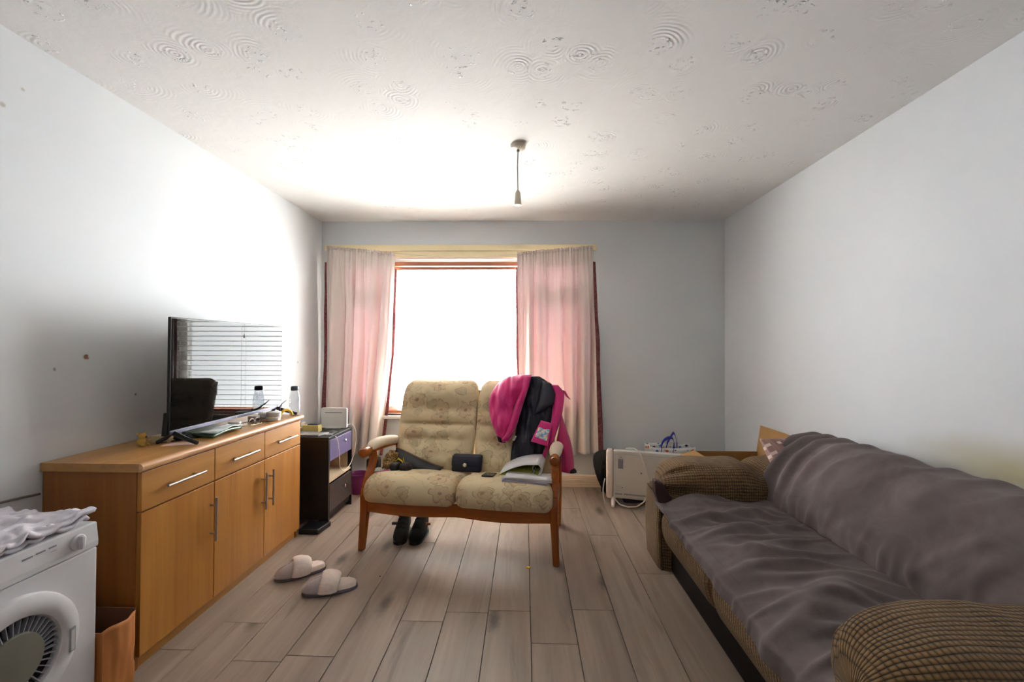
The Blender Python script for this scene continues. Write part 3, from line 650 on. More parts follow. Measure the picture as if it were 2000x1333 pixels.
# ------------------------------------------------------------------ loveseat (local frame: x right, y back, z up)
LO=Vector((-.407,2.57,0)); LR=math.radians(-7)
LM=Matrix.Translation(LO)@Matrix.Rotation(LR,4,'Z')
def lw(x,y,z): return tuple(LM@Vector((x,y,z)))
def m_floral():
    g=G('cream_floral_upholstery'); co=g.coord('Object')
    sp=g.n('ShaderNodeSeparateXYZ',{0:co}).outputs
    uv=g.n('ShaderNodeCombineXYZ',{0:sp[0],1:g.math('ADD',sp[2],g.math('MULTIPLY',sp[1],.9)),2:0.0}).outputs[0]
    uvw=g.vmath('ADD',uv,g.vmath('SCALE',g.vmath('SUBTRACT',g.noise(uv,9,2,col=True),(.5,.5,.5)),scale=.05))
    base=g.mix(g.noise(uv,3,4),rgb(226,209,172),rgb(212,190,150))
    def flowers(scale,off,keep,petals):
        v=g.mapping(uvw,(scale,scale,1),off)
        vo=g.n('ShaderNodeTexVoronoi',{'Vector':v,'Scale':1.0,'Randomness':.85},voronoi_dimensions='2D')
        d=g.n('ShaderNodeSeparateXYZ',{0:g.vmath('SUBTRACT',v,vo.outputs['Position'])}).outputs
        r=g.math('SQRT',g.math('ADD',g.math('MULTIPLY',d[0],d[0]),g.math('MULTIPLY',d[1],d[1])))
        an=g.math('ARCTAN2',d[1],d[0])
        pr=g.math('ADD',.26,g.math('MULTIPLY',g.math('ABSOLUTE',g.math('SINE',g.math('MULTIPLY',an,petals/2))),.14))
        e=g.math('SUBTRACT',r,pr)
        line=g.ramp(g.math('ABSOLUTE',e),[(.012,(1,1,1)),(.035,(0,0,0))])
        fill=g.ramp(e,[(0,(1,1,1)),(.03,(0,0,0))])
        cen=g.ramp(r,[(.06,(1,1,1)),(.10,(0,0,0))])
        rnd=g.n('ShaderNodeSeparateColor',{0:vo.outputs['Color']}).outputs
        k=g.math('GREATER_THAN',rnd[0],1-keep)
        brk=g.ramp(g.noise(uv,22,2),[(.42,(0,0,0)),(.52,(1,1,1))])
        return line,fill,cen,k,brk
    l,f,c,k,b=flowers(6.4,(.3,.2,0),.52,5)
    col=g.mix(g.math('MULTIPLY',g.math('MULTIPLY',f,k),.22),base,rgb(188,136,108))
    col=g.mix(g.math('MULTIPLY',g.math('MULTIPLY',g.math('MULTIPLY',l,k),b),.45),col,rgb(138,94,70))
    col=g.mix(g.math('MULTIPLY',g.math('MULTIPLY',c,k),.5),col,rgb(112,66,54))
    l,f,c,k,b=flowers(9.5,(3.7,1.1,0),.45,3)
    col=g.mix(g.math('MULTIPLY',g.math('MULTIPLY',f,k),.25),col,rgb(150,134,96))
    col=g.mix(g.math('MULTIPLY',g.math('MULTIPLY',g.math('MULTIPLY',l,k),b),.55),col,rgb(136,110,76))
    st=g.ramp(g.math('ABSOLUTE',g.math('SUBTRACT',g.noise(uv,5.5,2,.5,.6),.5)),[(.004,(1,1,1)),(.012,(0,0,0))])
    col=g.mix(g.math('MULTIPLY',st,.30),col,rgb(140,116,80))
    col=g.mix(g.math('MULTIPLY',g.ramp(g.noise(uv,2.2,3),[(.5,(0,0,0)),(.7,(1,1,1))]),.16),col,rgb(140,110,82))
    nm=g.bump(g.noise(co,260,2),.12,.001,g.bump(g.noise(co,26,3),.25,.006))
    return g.out(g.pbr(col,.88,0,nm))
M['floral']=m_floral(); M['cream_pad']=plain('cream_arm_pad_cloth',(226,208,184),.85,0,.05,10,.1,260)
def seat_z(x,y):
    z=np.interp(y,[-.06,-.03,0,.05,.10,.20,.33,.44],[.40,.435,.455,.463,.458,.441,.416,.40])
    t=np.clip((np.abs(x)-.29)/.29,-1,1)
    return z-.022*np.abs(t)**3.0
def section_body(xa,xb,sec,rad,nx,name,mat,parent,shape=None,sub=0):
    """sec(x)->(m,2) closed (y,z) outline; ends rounded by rad"""
    ph=np.linspace(0,PI/2,7); ins=np.r_[rad*(1-np.sin(ph)),np.zeros(nx),rad*(1-np.sin(ph[::-1]))]
    xs=np.r_[xa+rad*(1-np.cos(ph)),np.linspace(xa+rad,xb-rad,nx+2)[1:-1],xb-rad*(1-np.cos(ph[::-1]))]
    P=[]
    for x,i in zip(xs,ins):
        s=sec(x); c=(s.max(0)+s.min(0))/2; h=(s.max(0)-s.min(0))/2
        q=c+(s-c)*np.clip(1-i/h,.02,1); P.append(np.c_[np.full(len(q),x),q])
    P=np.array(P)
    if shape is not None: P=shape(P)
    return MB().grid(P,cv=True,capu=True).build(name,mat,parent,smooth=True,world=False,sharp=0,sub=sub)
def loveseat():
    t=thing('loveseat','two seat loveseat with cream floral cushions and orange wooden frame before the window','loveseat',tuple(LO),LR)
    W_=dict(world=False)
    # seat cushions
    def seat(xa,xb):
        xm,hw=(xa+xb)/2,(xb-xa)/2
        def sec(x):
            y=np.array([-.02,-.045,-.060,-.058,-.045,-.02,.02,.06,.10,.16,.22,.28,.34,.40,.435,.445,.43,.36,.25,.15,.05])
            tt=1-((x-xm)/hw)**2
            z=np.array([.300,.315,.350,.385,.418,.446,.459,.463,.458,.449,.437,.426,.414,.402,.392,.355,.315,.300,.290,.286,.290])
            z=z+np.where((y>-.03)&(z>.38),.012*(tt-.6),0)+.004*pn(x*7,y*9,3)*(z>.33); y=y-np.where(z>.3,.022*tt*(y<0.02),0)
            return np.c_[y,z]
        section_body(xa,xb,sec,.05,24,'seat_cushion',M['floral'],t)
    seat(-.580,-.004); seat(.001,.577)
    # back cushions: headroll above a tufted pad
    def back(xa,xb,ph):
        xm,hw=(xa+xb)/2,(xb-xa)/2; zb,zt=.395,1.005
        ks=np.linspace(0,1,56)
        def sec(x):
            u=(x-xm)/hw; ed=np.clip(1-abs(u)**4,0,1)
            z=zb+(zt-zb)*ks
            g=lambda c,s: np.exp(-((z-c)/s)**2)
            b=.046*g(.92,.085)-.008*g(.805,.028)+.012*g(.755,.035)-.026*g(.703,.011)+.018*g(.655,.032)-.010*g(.602,.016)+.034*g(.50,.075)
            l3=np.cos((u*1.5+.0)*2*PI)
            b=b+.014*l3*g(.650,.05)+.010*np.cos(u*3*PI+1)*g(.545,.06)+.010*np.sin(u*5+z*20+ph)*g(.705,.05)*abs(u)+.006*pn(u*5+ph,z*14,4)+.005*pn(u*9+ph,z*26,8)+.004*pn(u*20+ph,z*9,12)*np.clip((abs(u)-.4)*2.5,0,1)
            yf=.345+.37*(z-.41)-b*ed
            r=np.clip((zt-z)/.055,0,1); yf=yf+.055*(1-np.sqrt(1-(1-r)**2))
            r2=np.clip((z-zb)/.04,0,1); yf=yf+.03*(1-np.sqrt(1-(1-r2)**2))
            yb=.345+.37*(z[::-1]-.41)+.105-.045*(1-np.sqrt(1-(1-np.clip((zt-z[::-1])/.05,0,1))**2))
            return np.r_[np.c_[yf,z],np.c_[yb,z[::-1]]]
        def shape(P):
            z=P[...,2]; x=P[...,0]; k=np.clip((z-zb)/(zt-zb),0,1)
            wid=np.interp(k,[0,.15,.45,.8,.93,1],[.94,.975,1.0,.985,.95,.90])
            P[...,0]=xm+(x-xm)*wid; return P
        section_body(xa,xb,sec,.045,36,'back_cushion',M['floral'],t,shape)
        for u in (-.34,.34):
            for z in (.605,.705):
                b=MB(); ball(b,(xm+hw*u,.345+.37*(z-.41)+.012,z),.009,8,(1,.6,1)); b.build('button',M['floral'],t,smooth=True,world=False,sharp=0)
    back(-.560,.006,0); back(.010,.562,5)
    # frame
    xs=np.linspace(-.565,.565,61); bow=lambda x:-.006-.034*np.abs(np.sin(PI*(x+.0)/.575))**1.3
    pl=[(x,bow(x)) for x in xs]+[(x,bow(x)+.026) for x in xs[::-1]]
    b=MB()
    n=len(xs); V=[];F=[]
    for z0,o in ((0,0),(1,0)):
        pass
    P=np.array([[(x,bow(x)+d,zz) for d,zz in ((0,.236-.010*math.sin(PI*(x+.565)/.565)*0),(0,.308),(.026,.308),(.026,.236))] for x in xs])
    MB().grid(P,cv=True,capu=True).build('front_rail',M['varnish_x'],t,bevel=.003,**W_)
    for s in (-1,1):
        x=s*.585
        # leg and curved arm post in one piece of bent wood
        b=MB()
        def rect(path,wx,wz,xo):
            Q=[]
            for i,(y,z) in enumerate(path):
                a=path[max(0,i-1)]; c=path[min(len(path)-1,i+1)]; d=np.array([c[0]-a[0],c[1]-a[1]]); d=d/np.linalg.norm(d); nrm=np.array([-d[1],d[0]])
                w=wx[i]/2; h=wz[i]/2; xx=xo[i]
                Q.append([(xx-w,y-nrm[0]*h,z-nrm[1]*h),(xx+w,y-nrm[0]*h,z-nrm[1]*h),(xx+w,y+nrm[0]*h,z+nrm[1]*h),(xx-w,y+nrm[0]*h,z+nrm[1]*h)])
            return np.array(Q)
        leg=[(-.005,0),(.004,.12),(.010,.24),(.012,.335),(.022,.375)]
        b.grid(rect(leg,[.036,.042,.047,.048,.046],[.036,.042,.047,.048,.046],[x+s*.012,x+s*.006,x,x,x]),cv=True,capu=True)
        b.build('front_leg',M['varnish'],t,bevel=.006,**W_)
        post=resample([(.020,.37),(.040,.415),(.075,.46),(.105,.50),(.118,.535),(.112,.565),(.085,.588),(.045,.600)],16)
        b=MB().grid(rect([tuple(p) for p in post],[.044]*16,list(np.interp(np.arange(16),[0,8,15],[.044,.036,.046])),[x]*16),cv=True,capu=True)
        b.build('arm_post',M['varnish'],t,bevel=.007,**W_)
        b=MB(); b.lathe((x,-.012,.598),[(.012,.020),(.024,.016),(.029,.004),(.031,-.03),(.029,-.06),(.018,-.075)],20,'y'); b.build('arm_knuckle',M['varnish'],t,smooth=True,**W_)
        b=MB().grid(rect([(.06,.598),(.2,.592),(.35,.578),(.50,.556)],[.046]*4,[.036]*4,[x]*4),cv=True,capu=True); b.build('arm_rail',M['varnish'],t,bevel=.008,**W_)
        q=[]
        for k,(y,z) in enumerate(resample([(.055,.612),(.12,.626),(.22,.622),(.34,.607),(.46,.585),(.50,.576)],22)):
            r=.036*(1-.5*abs(2*k/21-1)**6); th=np.linspace(0,2*PI,20,endpoint=False)
            q.append([(x+r*1.12*math.cos(a),y,z-.004+r*.92*math.sin(a)) for a in th])
        MB().grid(np.array(q),cv=True,capu=True).build('arm_pad',M['cream_pad'],t,smooth=True,sharp=0,**W_)
        b=MB().grid(rect([(.565,0),(.555,.2),(.535,.40),(.515,.575)],[.036,.042,.044,.04],[.04,.045,.045,.036],[x]*4),cv=True,capu=True); b.build('rear_leg',M['varnish'],t,bevel=.006,**W_)
        MB().box(x-.012,x+.012,.03,.53,.245,.31).build('side_rail',M['varnish'],t,bevel=.004,**W_)
    MB().box(-.57,.57,.52,.545,.25,.31).build('rear_rail',M['varnish_x'],t,bevel=.004,**W_)
    for z in (.42,.90):
        yy=.345+.37*(z-.41)+.112; MB().box(-.53,.53,yy,yy+.022,z-.03,z+.03).build('back_slat',M['varnish_x'],t,bevel=.004,**W_)
    for s in (-1,1):
        b=MB().tube([(s*.50,.475,.30),(s*.50,.345+.37*(.97-.41)+.135,.97)],.018,10); b.build('back_post',M['varnish'],t,smooth=True,**W_)
M['varnish_x']=m_wood('varnished_orange_wood_rail',(170,92,30),(130,64,18),'x',.22)
loveseat()

# ------------------------------------------------------------------ jacket thrown over the loveseat back (same local frame)
def m_shell(name,c,c2,sheen=.3):
    g=G(name); co=g.coord('Object')
    col=g.mix(g.noise(co,6,3),rgb(*c),rgb(*c2))
    nm=g.bump(g.noise(co,24,4,.6,.5),.35,.012)
    return g.out(g.pbr(col,.55,0,nm,Sheen_Weight=sheen))
M['pink_shell']=m_shell('pink_waterproof_shell',(226,30,128),(205,22,112)); M['navy_lining']=m_shell('navy_quilted_lining',(25,25,42),(18,18,32),.0)
M['pink_dark']=m_shell('pink_inner_facing',(196,22,100),(176,16,88))
def by(x,z): return .345+.37*(z-.41)
def strip(Lp,Rp,puff,name,mat,parent,off=0.,n=44,m=22,wr=.006,seed=0,thick=.02,curve=1.0,back=None):
    L=resample(Lp,n); R=resample(Rp,n); s=np.linspace(0,1,m)[None,:]; v=np.linspace(0,1,n)[:,None]
    X=L[:,0:1]*(1-s)+R[:,0:1]*s; Z=L[:,1:2]*(1-s)+R[:,1:2]*s
    base=by(X,Z)-.035-off
    pf=puff*np.clip(np.sin(PI*s),0,1)**.6*np.clip(np.sin(PI*(.03+.94*v)),.0,1)**.45
    w=wr*(pn(X*16+3*Z,Z*7,seed)+.6*pn(X*34,Z*12+X*10,seed+1))*np.clip(np.sin(PI*s)*3,0,1)
    Yf=base-pf-np.abs(thick)*.5*np.sin(PI*s)-w
    Yb=base+thick*.5*np.sin(PI*s)+.004
    F=np.stack([X,Yf,Z],-1); B=np.stack([X,Yb,Z],-1)[:,::-1]
    P=np.concatenate([F,B[:,1:-1]],1)
    return MB().grid(P,cv=True,capu=True).build(name,mat,parent,smooth=True,world=False,sharp=0)
def jacket():
    t=thing('jacket','bright pink jacket with navy lining thrown over the right half of the loveseat back','jacket',tuple(LO),LR)
    hl=[(0.291,1.055),(0.221,1.043),(0.159,1.0),(0.114,0.932),(0.098,0.871),(0.111,0.784),(0.136,0.721),(0.160,0.672),(0.182,0.640),(0.190,0.622)]
    hr=[(0.396,1.057),(0.392,1.026),(0.377,0.97),(0.362,0.914),(0.342,0.854),(0.328,0.8),(0.312,0.726),(0.290,0.672),(0.270,0.640),(0.262,0.622)]
    nl=[(0.375,1.045),(0.36,0.964),(0.34,0.887),(0.32,0.79),(0.305,0.705),(0.300,0.663),(0.285,0.612),(0.278,0.546),(0.274,0.470)]
    nr=[(0.449,1.046),(0.502,1.016),(0.549,0.967),(0.567,0.919),(0.557,0.865),(0.547,0.795),(0.541,0.722),(0.513,0.629),(0.493,0.569),(0.474,0.488)]
    pl=[(0.531,0.992),(0.555,0.935),(0.547,0.838),(0.538,0.753),(0.522,0.64),(0.504,0.584),(0.483,0.543),(0.471,0.488)]
    pr=[(0.582,0.990),(0.628,0.941),(0.626,0.893),(0.618,0.829),(0.605,0.755),(0.582,0.693),(0.557,0.621),(0.526,0.57),(0.511,0.525),(0.49,0.486)]
    strip(nl,nr,.030,'lining',M['navy_lining'],t,.008,64,36,.022,3,.03)
    strip(hl,hr,.055,'hood',M['pink_shell'],t,.020,64,40,.030,9,.05)
    strip([(.172,.660),(.180,.640),(.188,.618)],[(.215,.655),(.235,.632),(.240,.612)],.03,'hood_lining',M['black_cloth'],t,.028,12,10,.002,3,.03)
    strip([(.345,1.05),(.335,.97),(.31,.90),(.285,.83),(.262,.74),(.24,.665),(.215,.635)],[(.398,1.055),(.388,.99),(.365,.91),(.345,.84),(.325,.77),(.30,.70),(.262,.655)],.025,'zip_facing',M['pink_shell'],t,.072,44,12,.006,14,.02)
    MB().tube([(.322,by(.322,.86)-.128,.86),(.30,by(.3,.79)-.125,.79),(.278,by(.278,.72)-.118,.72),(.255,by(.255,.665)-.10,.665)],.004,6).build('zip',M['navy_lining'],t,smooth=True,world=False)
    strip([(.47,1.02),(.455,.95),(.43,.87),(.405,.80)],[(.535,1.0),(.568,.93),(.56,.865),(.47,.80)],.045,'sleeve_lining',M['navy_lining'],t,.030,34,18,.010,6,.03)
    strip(pl,pr,.020,'front_panel',M['pink_shell'],t,.022,50,14,.007,11,.02)
    strip([(0.600,0.960),(0.622,0.94),(0.636,0.915)],[(0.634,0.950),(0.652,0.918),(0.672,0.893)],.010,'collar',M['pink_dark'],t,.015,16,8,.003,2,.014)
    strip([(0.603,0.786),(0.590,0.693),(0.575,0.622),(0.600,0.573),(0.608,0.524),(0.608,0.446)],[(0.612,0.790),(0.642,0.705),(0.67,0.635),(0.686,0.571),(0.695,0.503),(0.695,0.445)],.030,'sleeve',M['pink_dark'],t,-.005,46,18,.009,17,.05)
    strip([(.640,.466),(.642,.455),(.643,.440)],[(.700,.466),(.711,.455),(.712,.442)],.018,'cuff',M['black_cloth'],t,0,12,10,.001,1,.03)
    # breast pocket flap with a printed patch
    def quad(Q,off,th,name,mat,parent,nz=0):
        n=12; u=np.linspace(0,1,n)[:,None]; v=np.linspace(0,1,n)[None,:]; Q=[np.array(q) for q in Q]
        xz=(Q[0]*(1-u[...,None])+Q[3]*u[...,None])*(1-v[...,None])+(Q[1]*(1-u[...,None])+Q[2]*u[...,None])*v[...,None]
        y=by(xz[...,0],xz[...,1])-off-.006*np.sin(PI*u)*np.sin(PI*v)+.0*nz
        return MB().grid(np.stack([xz[...,0],y,xz[...,1]],-1)).build(name,mat,parent,smooth=True,world=False,solid=th,sharp=0)
    pk=quad([(0.476,0.765),(0.552,0.748),(0.524,0.608),(0.414,0.634)],.112,.010,'pocket',M['pink_shell'],t)
    quad([(0.463,0.725),(0.536,0.712),(0.518,0.640),(0.440,0.666)],.120,.002,'printed_patch',M['patch'],pk)
    quad([(0.302,0.663),(0.316,0.657),(0.300,0.628),(0.284,0.634)],.088,.002,'care_tag',M['white_plastic'],t)
    strip([(.270,.478),(.266,.470),(.262,.462)],[(.33,.470),(.32,.462),(.31,.455)],.006,'hem',M['pink_dark'],t,.01,10,8,.001,1,.012)
def m_patch():
    g=G('printed_cloth_patch'); uv=g.coord('UV')
    c=g.mix(g.ramp(g.noise(uv,3.2,2),[(.46,(0,0,0)),(.54,(1,1,1))]),rgb(228,224,214),rgb(120,176,216))
    c=g.mix(g.ramp(g.noise(g.mapping(uv,loc=(4,2,0)),4,2),[(.56,(0,0,0)),(.62,(1,1,1))]),c,rgb(226,140,190))
    c=g.mix(g.ramp(g.noise(g.mapping(uv,loc=(1,7,0)),4,2),[(.60,(0,0,0)),(.66,(1,1,1))]),c,rgb(236,214,90))
    return g.out(g.pbr(c,.7))
M['patch']=m_patch()
jacket()

# ------------------------------------------------------------------ things lying on the loveseat
M['navy_leather']=plain('navy_leather',(27,29,46),.42,0,.1,20,.15,140); M['shoe_black']=plain('matt_black_leather',(13,13,14),.75,0,.1,30)
M['black_leather']=plain('black_leather',(22,21,24),.45,0,.1,20,.2,160)
M['paper']=plain('white_paper',(226,222,222),.8,0,.02); M['paper2']=plain('lilac_paper',(196,188,206),.8,0,.02); M['lime']=plain('lime_card',(190,196,84),.7,0,.05)
M['tan']=plain('tan_leather_edge',(150,112,84),.6); M['pinkpen']=plain('pink_pen_plastic',(206,92,150),.35)
M['sage']=plain('sage_green_case',(150,160,132),.5); M['lanyard']=plain('yellow_ribbon',(200,168,20),.7,0,.15,60)
def m_print():
    g=G('brown_and_yellow_print_scarf'); co=g.coord('Object')
    f=g.noise(g.mapping(co,(60,30,40)),1,3,.6,1.5)
    c=g.ramp(f,[(.38,rgb(58,40,26)),(.46,rgb(150,110,60)),(.54,rgb(206,176,110)),(.62,rgb(80,54,44))])
    return g.out(g.pbr(c,.9))
M['scarf']=m_print()
def sofa_items():
    def loc(name,label,cat,p): return thing(name,label,cat,lw(*p),LR)
    # purse
    t=loc('purse','navy leather purse with metal clasp standing against the loveseat back','purse',(-.015,.30,.42))
    def slab(w,h,th,r,lean,n=5):
        b=MB(); P=[]
        for k,(o,i) in enumerate(((-th/2,.010),(-th/2*.7,.002),(0,0),(th/2*.7,.002),(th/2,.010))):
            ring=[]
            for cx,cz,a0 in ((w/2-r,h-r,0),(-w/2+r,h-r,PI/2),(-w/2+r,r,PI),(w/2-r,r,3*PI/2)):
                for a in np.linspace(0,PI/2,n):
                    x=cx+(r-i)*math.cos(a0+a); z=cz+(r-i)*math.sin(a0+a); ring.append((x,o+lean*z,z))
            P.append(ring)
        return b.grid(np.array(P),cv=True,capu=True)
    slab(.205,.108,.040,.016,.35).build('body',M['navy_leather'],t,smooth=True,world=False,sharp=50)
    q=MB().grid(np.array([[(x,-.024-.006*abs(1-abs(2*k/8-1))+.35*z,z) for x in np.linspace(-.1,.1,9)] for k,z in enumerate(np.linspace(.102,.040,9))])).build('flap',M['navy_leather'],t,smooth=True,world=False,solid=.003,sharp=0)
    MB().lathe((-.005,-.020,.052),[(.013,.004),(.013,.010),(.009,.012)],20,'y').build('clasp',M['chrome'],t,smooth=True,world=False)
    # phone
    z=lambda x,y: float(seat_z(np.array(x),np.array(y)))
    t=loc('mobile_phone','black mobile phone lying face up on the right seat cushion','phone',(.176,.125,z(.176,.125)+.004))
    sl=(z(.176,.19)-z(.176,.06))/.13
    def plate(w,l,th,nm,mat,zz,r=.008):
        P=[]
        for cx,cy,a0 in ((w/2-r,l/2-r,0),(-w/2+r,l/2-r,PI/2),(-w/2+r,-l/2+r,PI),(w/2-r,-l/2+r,3*PI/2)):
            P+=[(cx+r*math.cos(a0+a),cy+r*math.sin(a0+a)) for a in np.linspace(0,PI/2,4)]
        V=[(x,y,zz+y*sl) for x,y in P]+[(x,y,zz+th+y*sl) for x,y in P]; n=len(P)
        return MB().add(V,[tuple(range(n-1,-1,-1)),tuple(range(n,2*n))]+[(i,(i+1)%n,(i+1)%n+n,i+n) for i in range(n)]).build(nm,mat,t,world=False,bevel=.001)
    plate(.072,.138,.009,'body',M['black_plastic'],0); plate(.066,.128,.0006,'screen',M['screen'],.009,.005)
    # lever arch file and papers
    t=loc('ring_binder','white lever arch file with lime inside lying half open on the right seat cushion','binder',(.40,.17,z(.40,.17)+.02))
    zb=.016
    def cover(path,name,mat,y0,y1,th=.003):
        p=resample(path,16); return MB().grid(np.array([[(x,y,zz) for x,zz in p] for y in np.linspace(y0,y1,3)])).build(name,mat,t,smooth=True,world=False,solid=th,sharp=0)
    cover([(-.155,zb),(-.05,zb+.001),(.085,zb+.004)],'lower_cover',M['lime'],-.10,.15)
    cover([(-.150,zb+.004),(-.08,zb+.040),(0,zb+.066),(.085,zb+.070)],'upper_cover',M['paper'],-.10,.15)
    cover([(.084,zb+.004),(.105,zb+.02),(.106,zb+.05),(.084,zb+.071)],'spine',M['paper'],-.10,.15)
    for d in (-.04,.03):
        MB().tube([(.07+.025*math.cos(a),d,zb+.032+.022*math.sin(a)) for a in np.linspace(0,2*PI,17)],.002,6,caps=False).build('ring',M['chrome'],t,smooth=True,world=False)
    MB().box(.045,.055,-.07,.06,zb+.004,zb+.012).build('lever_plate',M['chrome'],t,world=False)
    t=loc('paper_stack','loose stack of printed white and lilac papers under the white file','papers',(.42,.11,z(.42,.11)))
    rnd=random.Random(4)
    for k in range(9):
        dx,dy,a=rnd.uniform(-.012,.012),rnd.uniform(-.010,.010),rnd.uniform(-.08,.08)
        u=np.linspace(-.135,.135,9)[:,None]; v=np.linspace(-.10,.10,5)[None,:]
        X=u*math.cos(a)-v*math.sin(a)+dx; Y_=u*math.sin(a)+v*math.cos(a)+dy
        Zz=.0035*k+.003+seat_z(X+.42,Y_+.11)-z(.42,.11)+.012*np.clip((X-.06)/.08,0,1)**2
        MB().grid(np.stack([X,Y_,Zz],-1)).build('sheet',M['paper2'] if k%3==1 else M['paper'],t,smooth=True,world=False,solid=.0022,sharp=0)
    # two leather cases
    for k,(x,y,w,rz,lab) in enumerate(((-.462,.175,.072,.15,'rounded black leather case nearest the loveseat arm'),(-.385,.170,.072,-.1,'squarer black leather case beside the dark folder'))):
        t=loc('glasses_case',lab,'case',(x,y,z(x,y)))
        P=[]
        for i,s in enumerate(np.linspace(-1,1,15)):
            r=(1-abs(s)**(3+k*3))**.5; th=np.linspace(0,2*PI,20,endpoint=False); c_,s_=np.cos(th),np.sin(th)
            yy=.045*np.sign(c_)*np.abs(c_)**.7*r; zz=.027+.027*np.sign(s_)*np.abs(s_)**.7*r
            xx=np.full(20,s*w/2); P.append(np.stack([xx*math.cos(rz)-yy*math.sin(rz),xx*math.sin(rz)+yy*math.cos(rz),zz],-1))
        MB().grid(np.array(P),cv=True,capu=True).build('body',M['black_leather'],t,smooth=True,world=False,sharp=0)
        MB().tube([(w*.46*math.cos(a)*math.cos(rz)-.046*math.sin(a)*math.sin(rz),w*.46*math.cos(a)*math.sin(rz)+.046*math.sin(a)*math.cos(rz),.030) for a in np.linspace(PI,2*PI,14)],.0016,6).build('seam',M['black_plastic'],t,smooth=True,world=False)
    # dark folder with a tan edge leaning on the cushions
    t=loc('leather_folder','dark leather folder with tan edge propped from the left arm down to the seat','folder',(-.36,.28,.45))
    P=[]
    for s in np.linspace(0,1,16):
        x=-.16+.335*s; zt=.105*(1-s)**1.25-.018*s; P.append([(x,-.04,-.022),(x,.0,zt*.6-.006),(x,.045,zt),(x,.055,zt+.001)])
    MB().grid(np.array(P)).build('body',M['black_leather'],t,smooth=True,world=False,solid=.008,sharp=0)
    MB().tube([(-.16+.335*s,.045,.105*(1-s)**1.25-.018*s+.003) for s in np.linspace(0,1,16)],.0045,8).build('edge',M['tan'],t,smooth=True,world=False)
    # scarf bundled under the left arm
    t=loc('scarf','brown and yellow patterned scarf bundled under the left arm of the loveseat','scarf',(-.53,.25,z(-.53,.25)))
    u=np.linspace(0,1,40)[:,None]; v=np.linspace(0,2*PI,36,endpoint=False)[None,:]
    r=1+.22*np.sin(v*5+u*9)+.25*pn(u*6,v*1.4,5)
    X=.004+.034*np.cos(v)*r*np.sin(PI*u)**.4+0*u; Y_=-.11+.25*u+.01*np.sin(v*3); Zz=.062+.060*np.sin(v)*r*np.sin(PI*u)**.4
    MB().grid(np.stack([X,Y_+0*X,Zz],-1),cv=True,capu=True).build('cloth',M['scarf'],t,smooth=True,world=False,sharp=0)
    t=loc('lanyard','yellow ribbon lanyard coiled behind the leather cases','lanyard',(-.47,.24,z(-.47,.24)))
    q=[(-.06+.10*k/40+.012*math.sin(k*.9),.02*math.sin(k*.5),.035+.030*math.sin(k*.33)+.02*k/40) for k in range(41)]
    MB().grid(np.array([[(x,y-.006,zz),(x,y+.006,zz+.006)] for x,y,zz in q])).build('ribbon',M['lanyard'],t,smooth=True,world=False,solid=.002,sharp=0)
    x,y=-.55,.125; zz=z(x,y)
    t=loc('flat_case','flat black and sage green case beside the left arm on the seat','case',(x,y,zz))
    MB().box(-.036,.040,-.045,.045,.0,.014).build('base',M['black_plastic'],t,world=False,bevel=.003)
    MB().box(-.033,.037,-.042,.042,.0142,.023).build('lid',M['sage'],t,world=False,bevel=.003)
    x,y=-.505,.095; zz=z(x,y)
    t=loc('pen','pink pen lying on the seat in front of the leather cases','pen',(x,y,zz+.007))
    MB().tube([(-.030,-.045,.003),(.020,.035,.0)],.0058,10).build('barrel',M['pinkpen'],t,smooth=True,world=False)
    MB().tube([(.0203,.0355,0),(.030,.051,-.001)],[.0058,.003],10).build('tip',M['white_plastic'],t,smooth=True,world=False)
sofa_items()

# ------------------------------------------------------------------ sofa along the right wall
def m_cord(name,c1,c2,su=.0125,sv=.0165):
    g=G(name); uv=g.n('ShaderNodeSeparateXYZ',{0:g.coord('UV')}).outputs; co=g.coord('Object')
    w=g.math('MULTIPLY',g.math('SUBTRACT',g.noise(co,7,2),.5),.020)
    v=g.math('ADD',uv[1],w); row=g.math('FLOOR',g.math('DIVIDE',v,sv))
    off=g.math('MULTIPLY',g.noise(co,6,1),.35)
    a=g.math('ABSOLUTE',g.math('SINE',g.math('MULTIPLY',g.math('DIVIDE',v,sv),PI)))
    b=g.math('ABSOLUTE',g.math('SINE',g.math('MULTIPLY',g.math('ADD',g.math('DIVIDE',uv[0],su),off),PI)))
    h=g.math('MULTIPLY',g.math('POWER',a,.5),g.math('ADD',.22,g.math('MULTIPLY',g.math('POWER',b,.5),.78)))
    f=g.math('ADD',g.math('MULTIPLY',h,.75),g.math('MULTIPLY',g.noise(co,40,3),.3))
    col=g.mix(g.ramp(f,[(.30,(0,0,0)),(.85,(1,1,1))]),rgb(*c2),rgb(*c1))
    col=g.mix(g.math('MULTIPLY',g.ramp(g.noise(co,4,3),[(.4,(0,0,0)),(.7,(1,1,1))]),.25),col,rgb(*[min(255,k+26) for k in c1]))
    return g.out(g.pbr(col,.92,0,g.bump(h,.7,.008),Sheen_Weight=.08,Sheen_Roughness=.5))
M['cord']=M['cord']; M['chenille']=m_cord('brown_waffle_chenille',(130,98,57),(40,27,15))
M['leather_base']=plain('near_black_leather',(20,13,12),.7,0,.12,14,.2,90,Specular_IOR_Level=.2)
M['leather_brown']=plain('dark_brown_leather',(58,36,36),.42,0,.12,14,.25,90)
def m_fleece():
    g=G('grey_fleece'); co=g.coord('Object')
    nap=g.ramp(g.noise(co,4.5,4,.6,.6),[(.38,(0,0,0)),(.66,(1,1,1))])
    fine=g.noise(co,120,2)
    col=g.mix(nap,rgb(96,84,84),rgb(116,103,101))
    col=g.mix(g.math('MULTIPLY',fine,.18),col,rgb(70,61,66))
    return g.out(g.pbr(col,.95,0,g.bump(g.noise(co,300,2),.2,.002),Sheen_Weight=.06,Sheen_Roughness=.5))
M['fleece']=m_fleece()
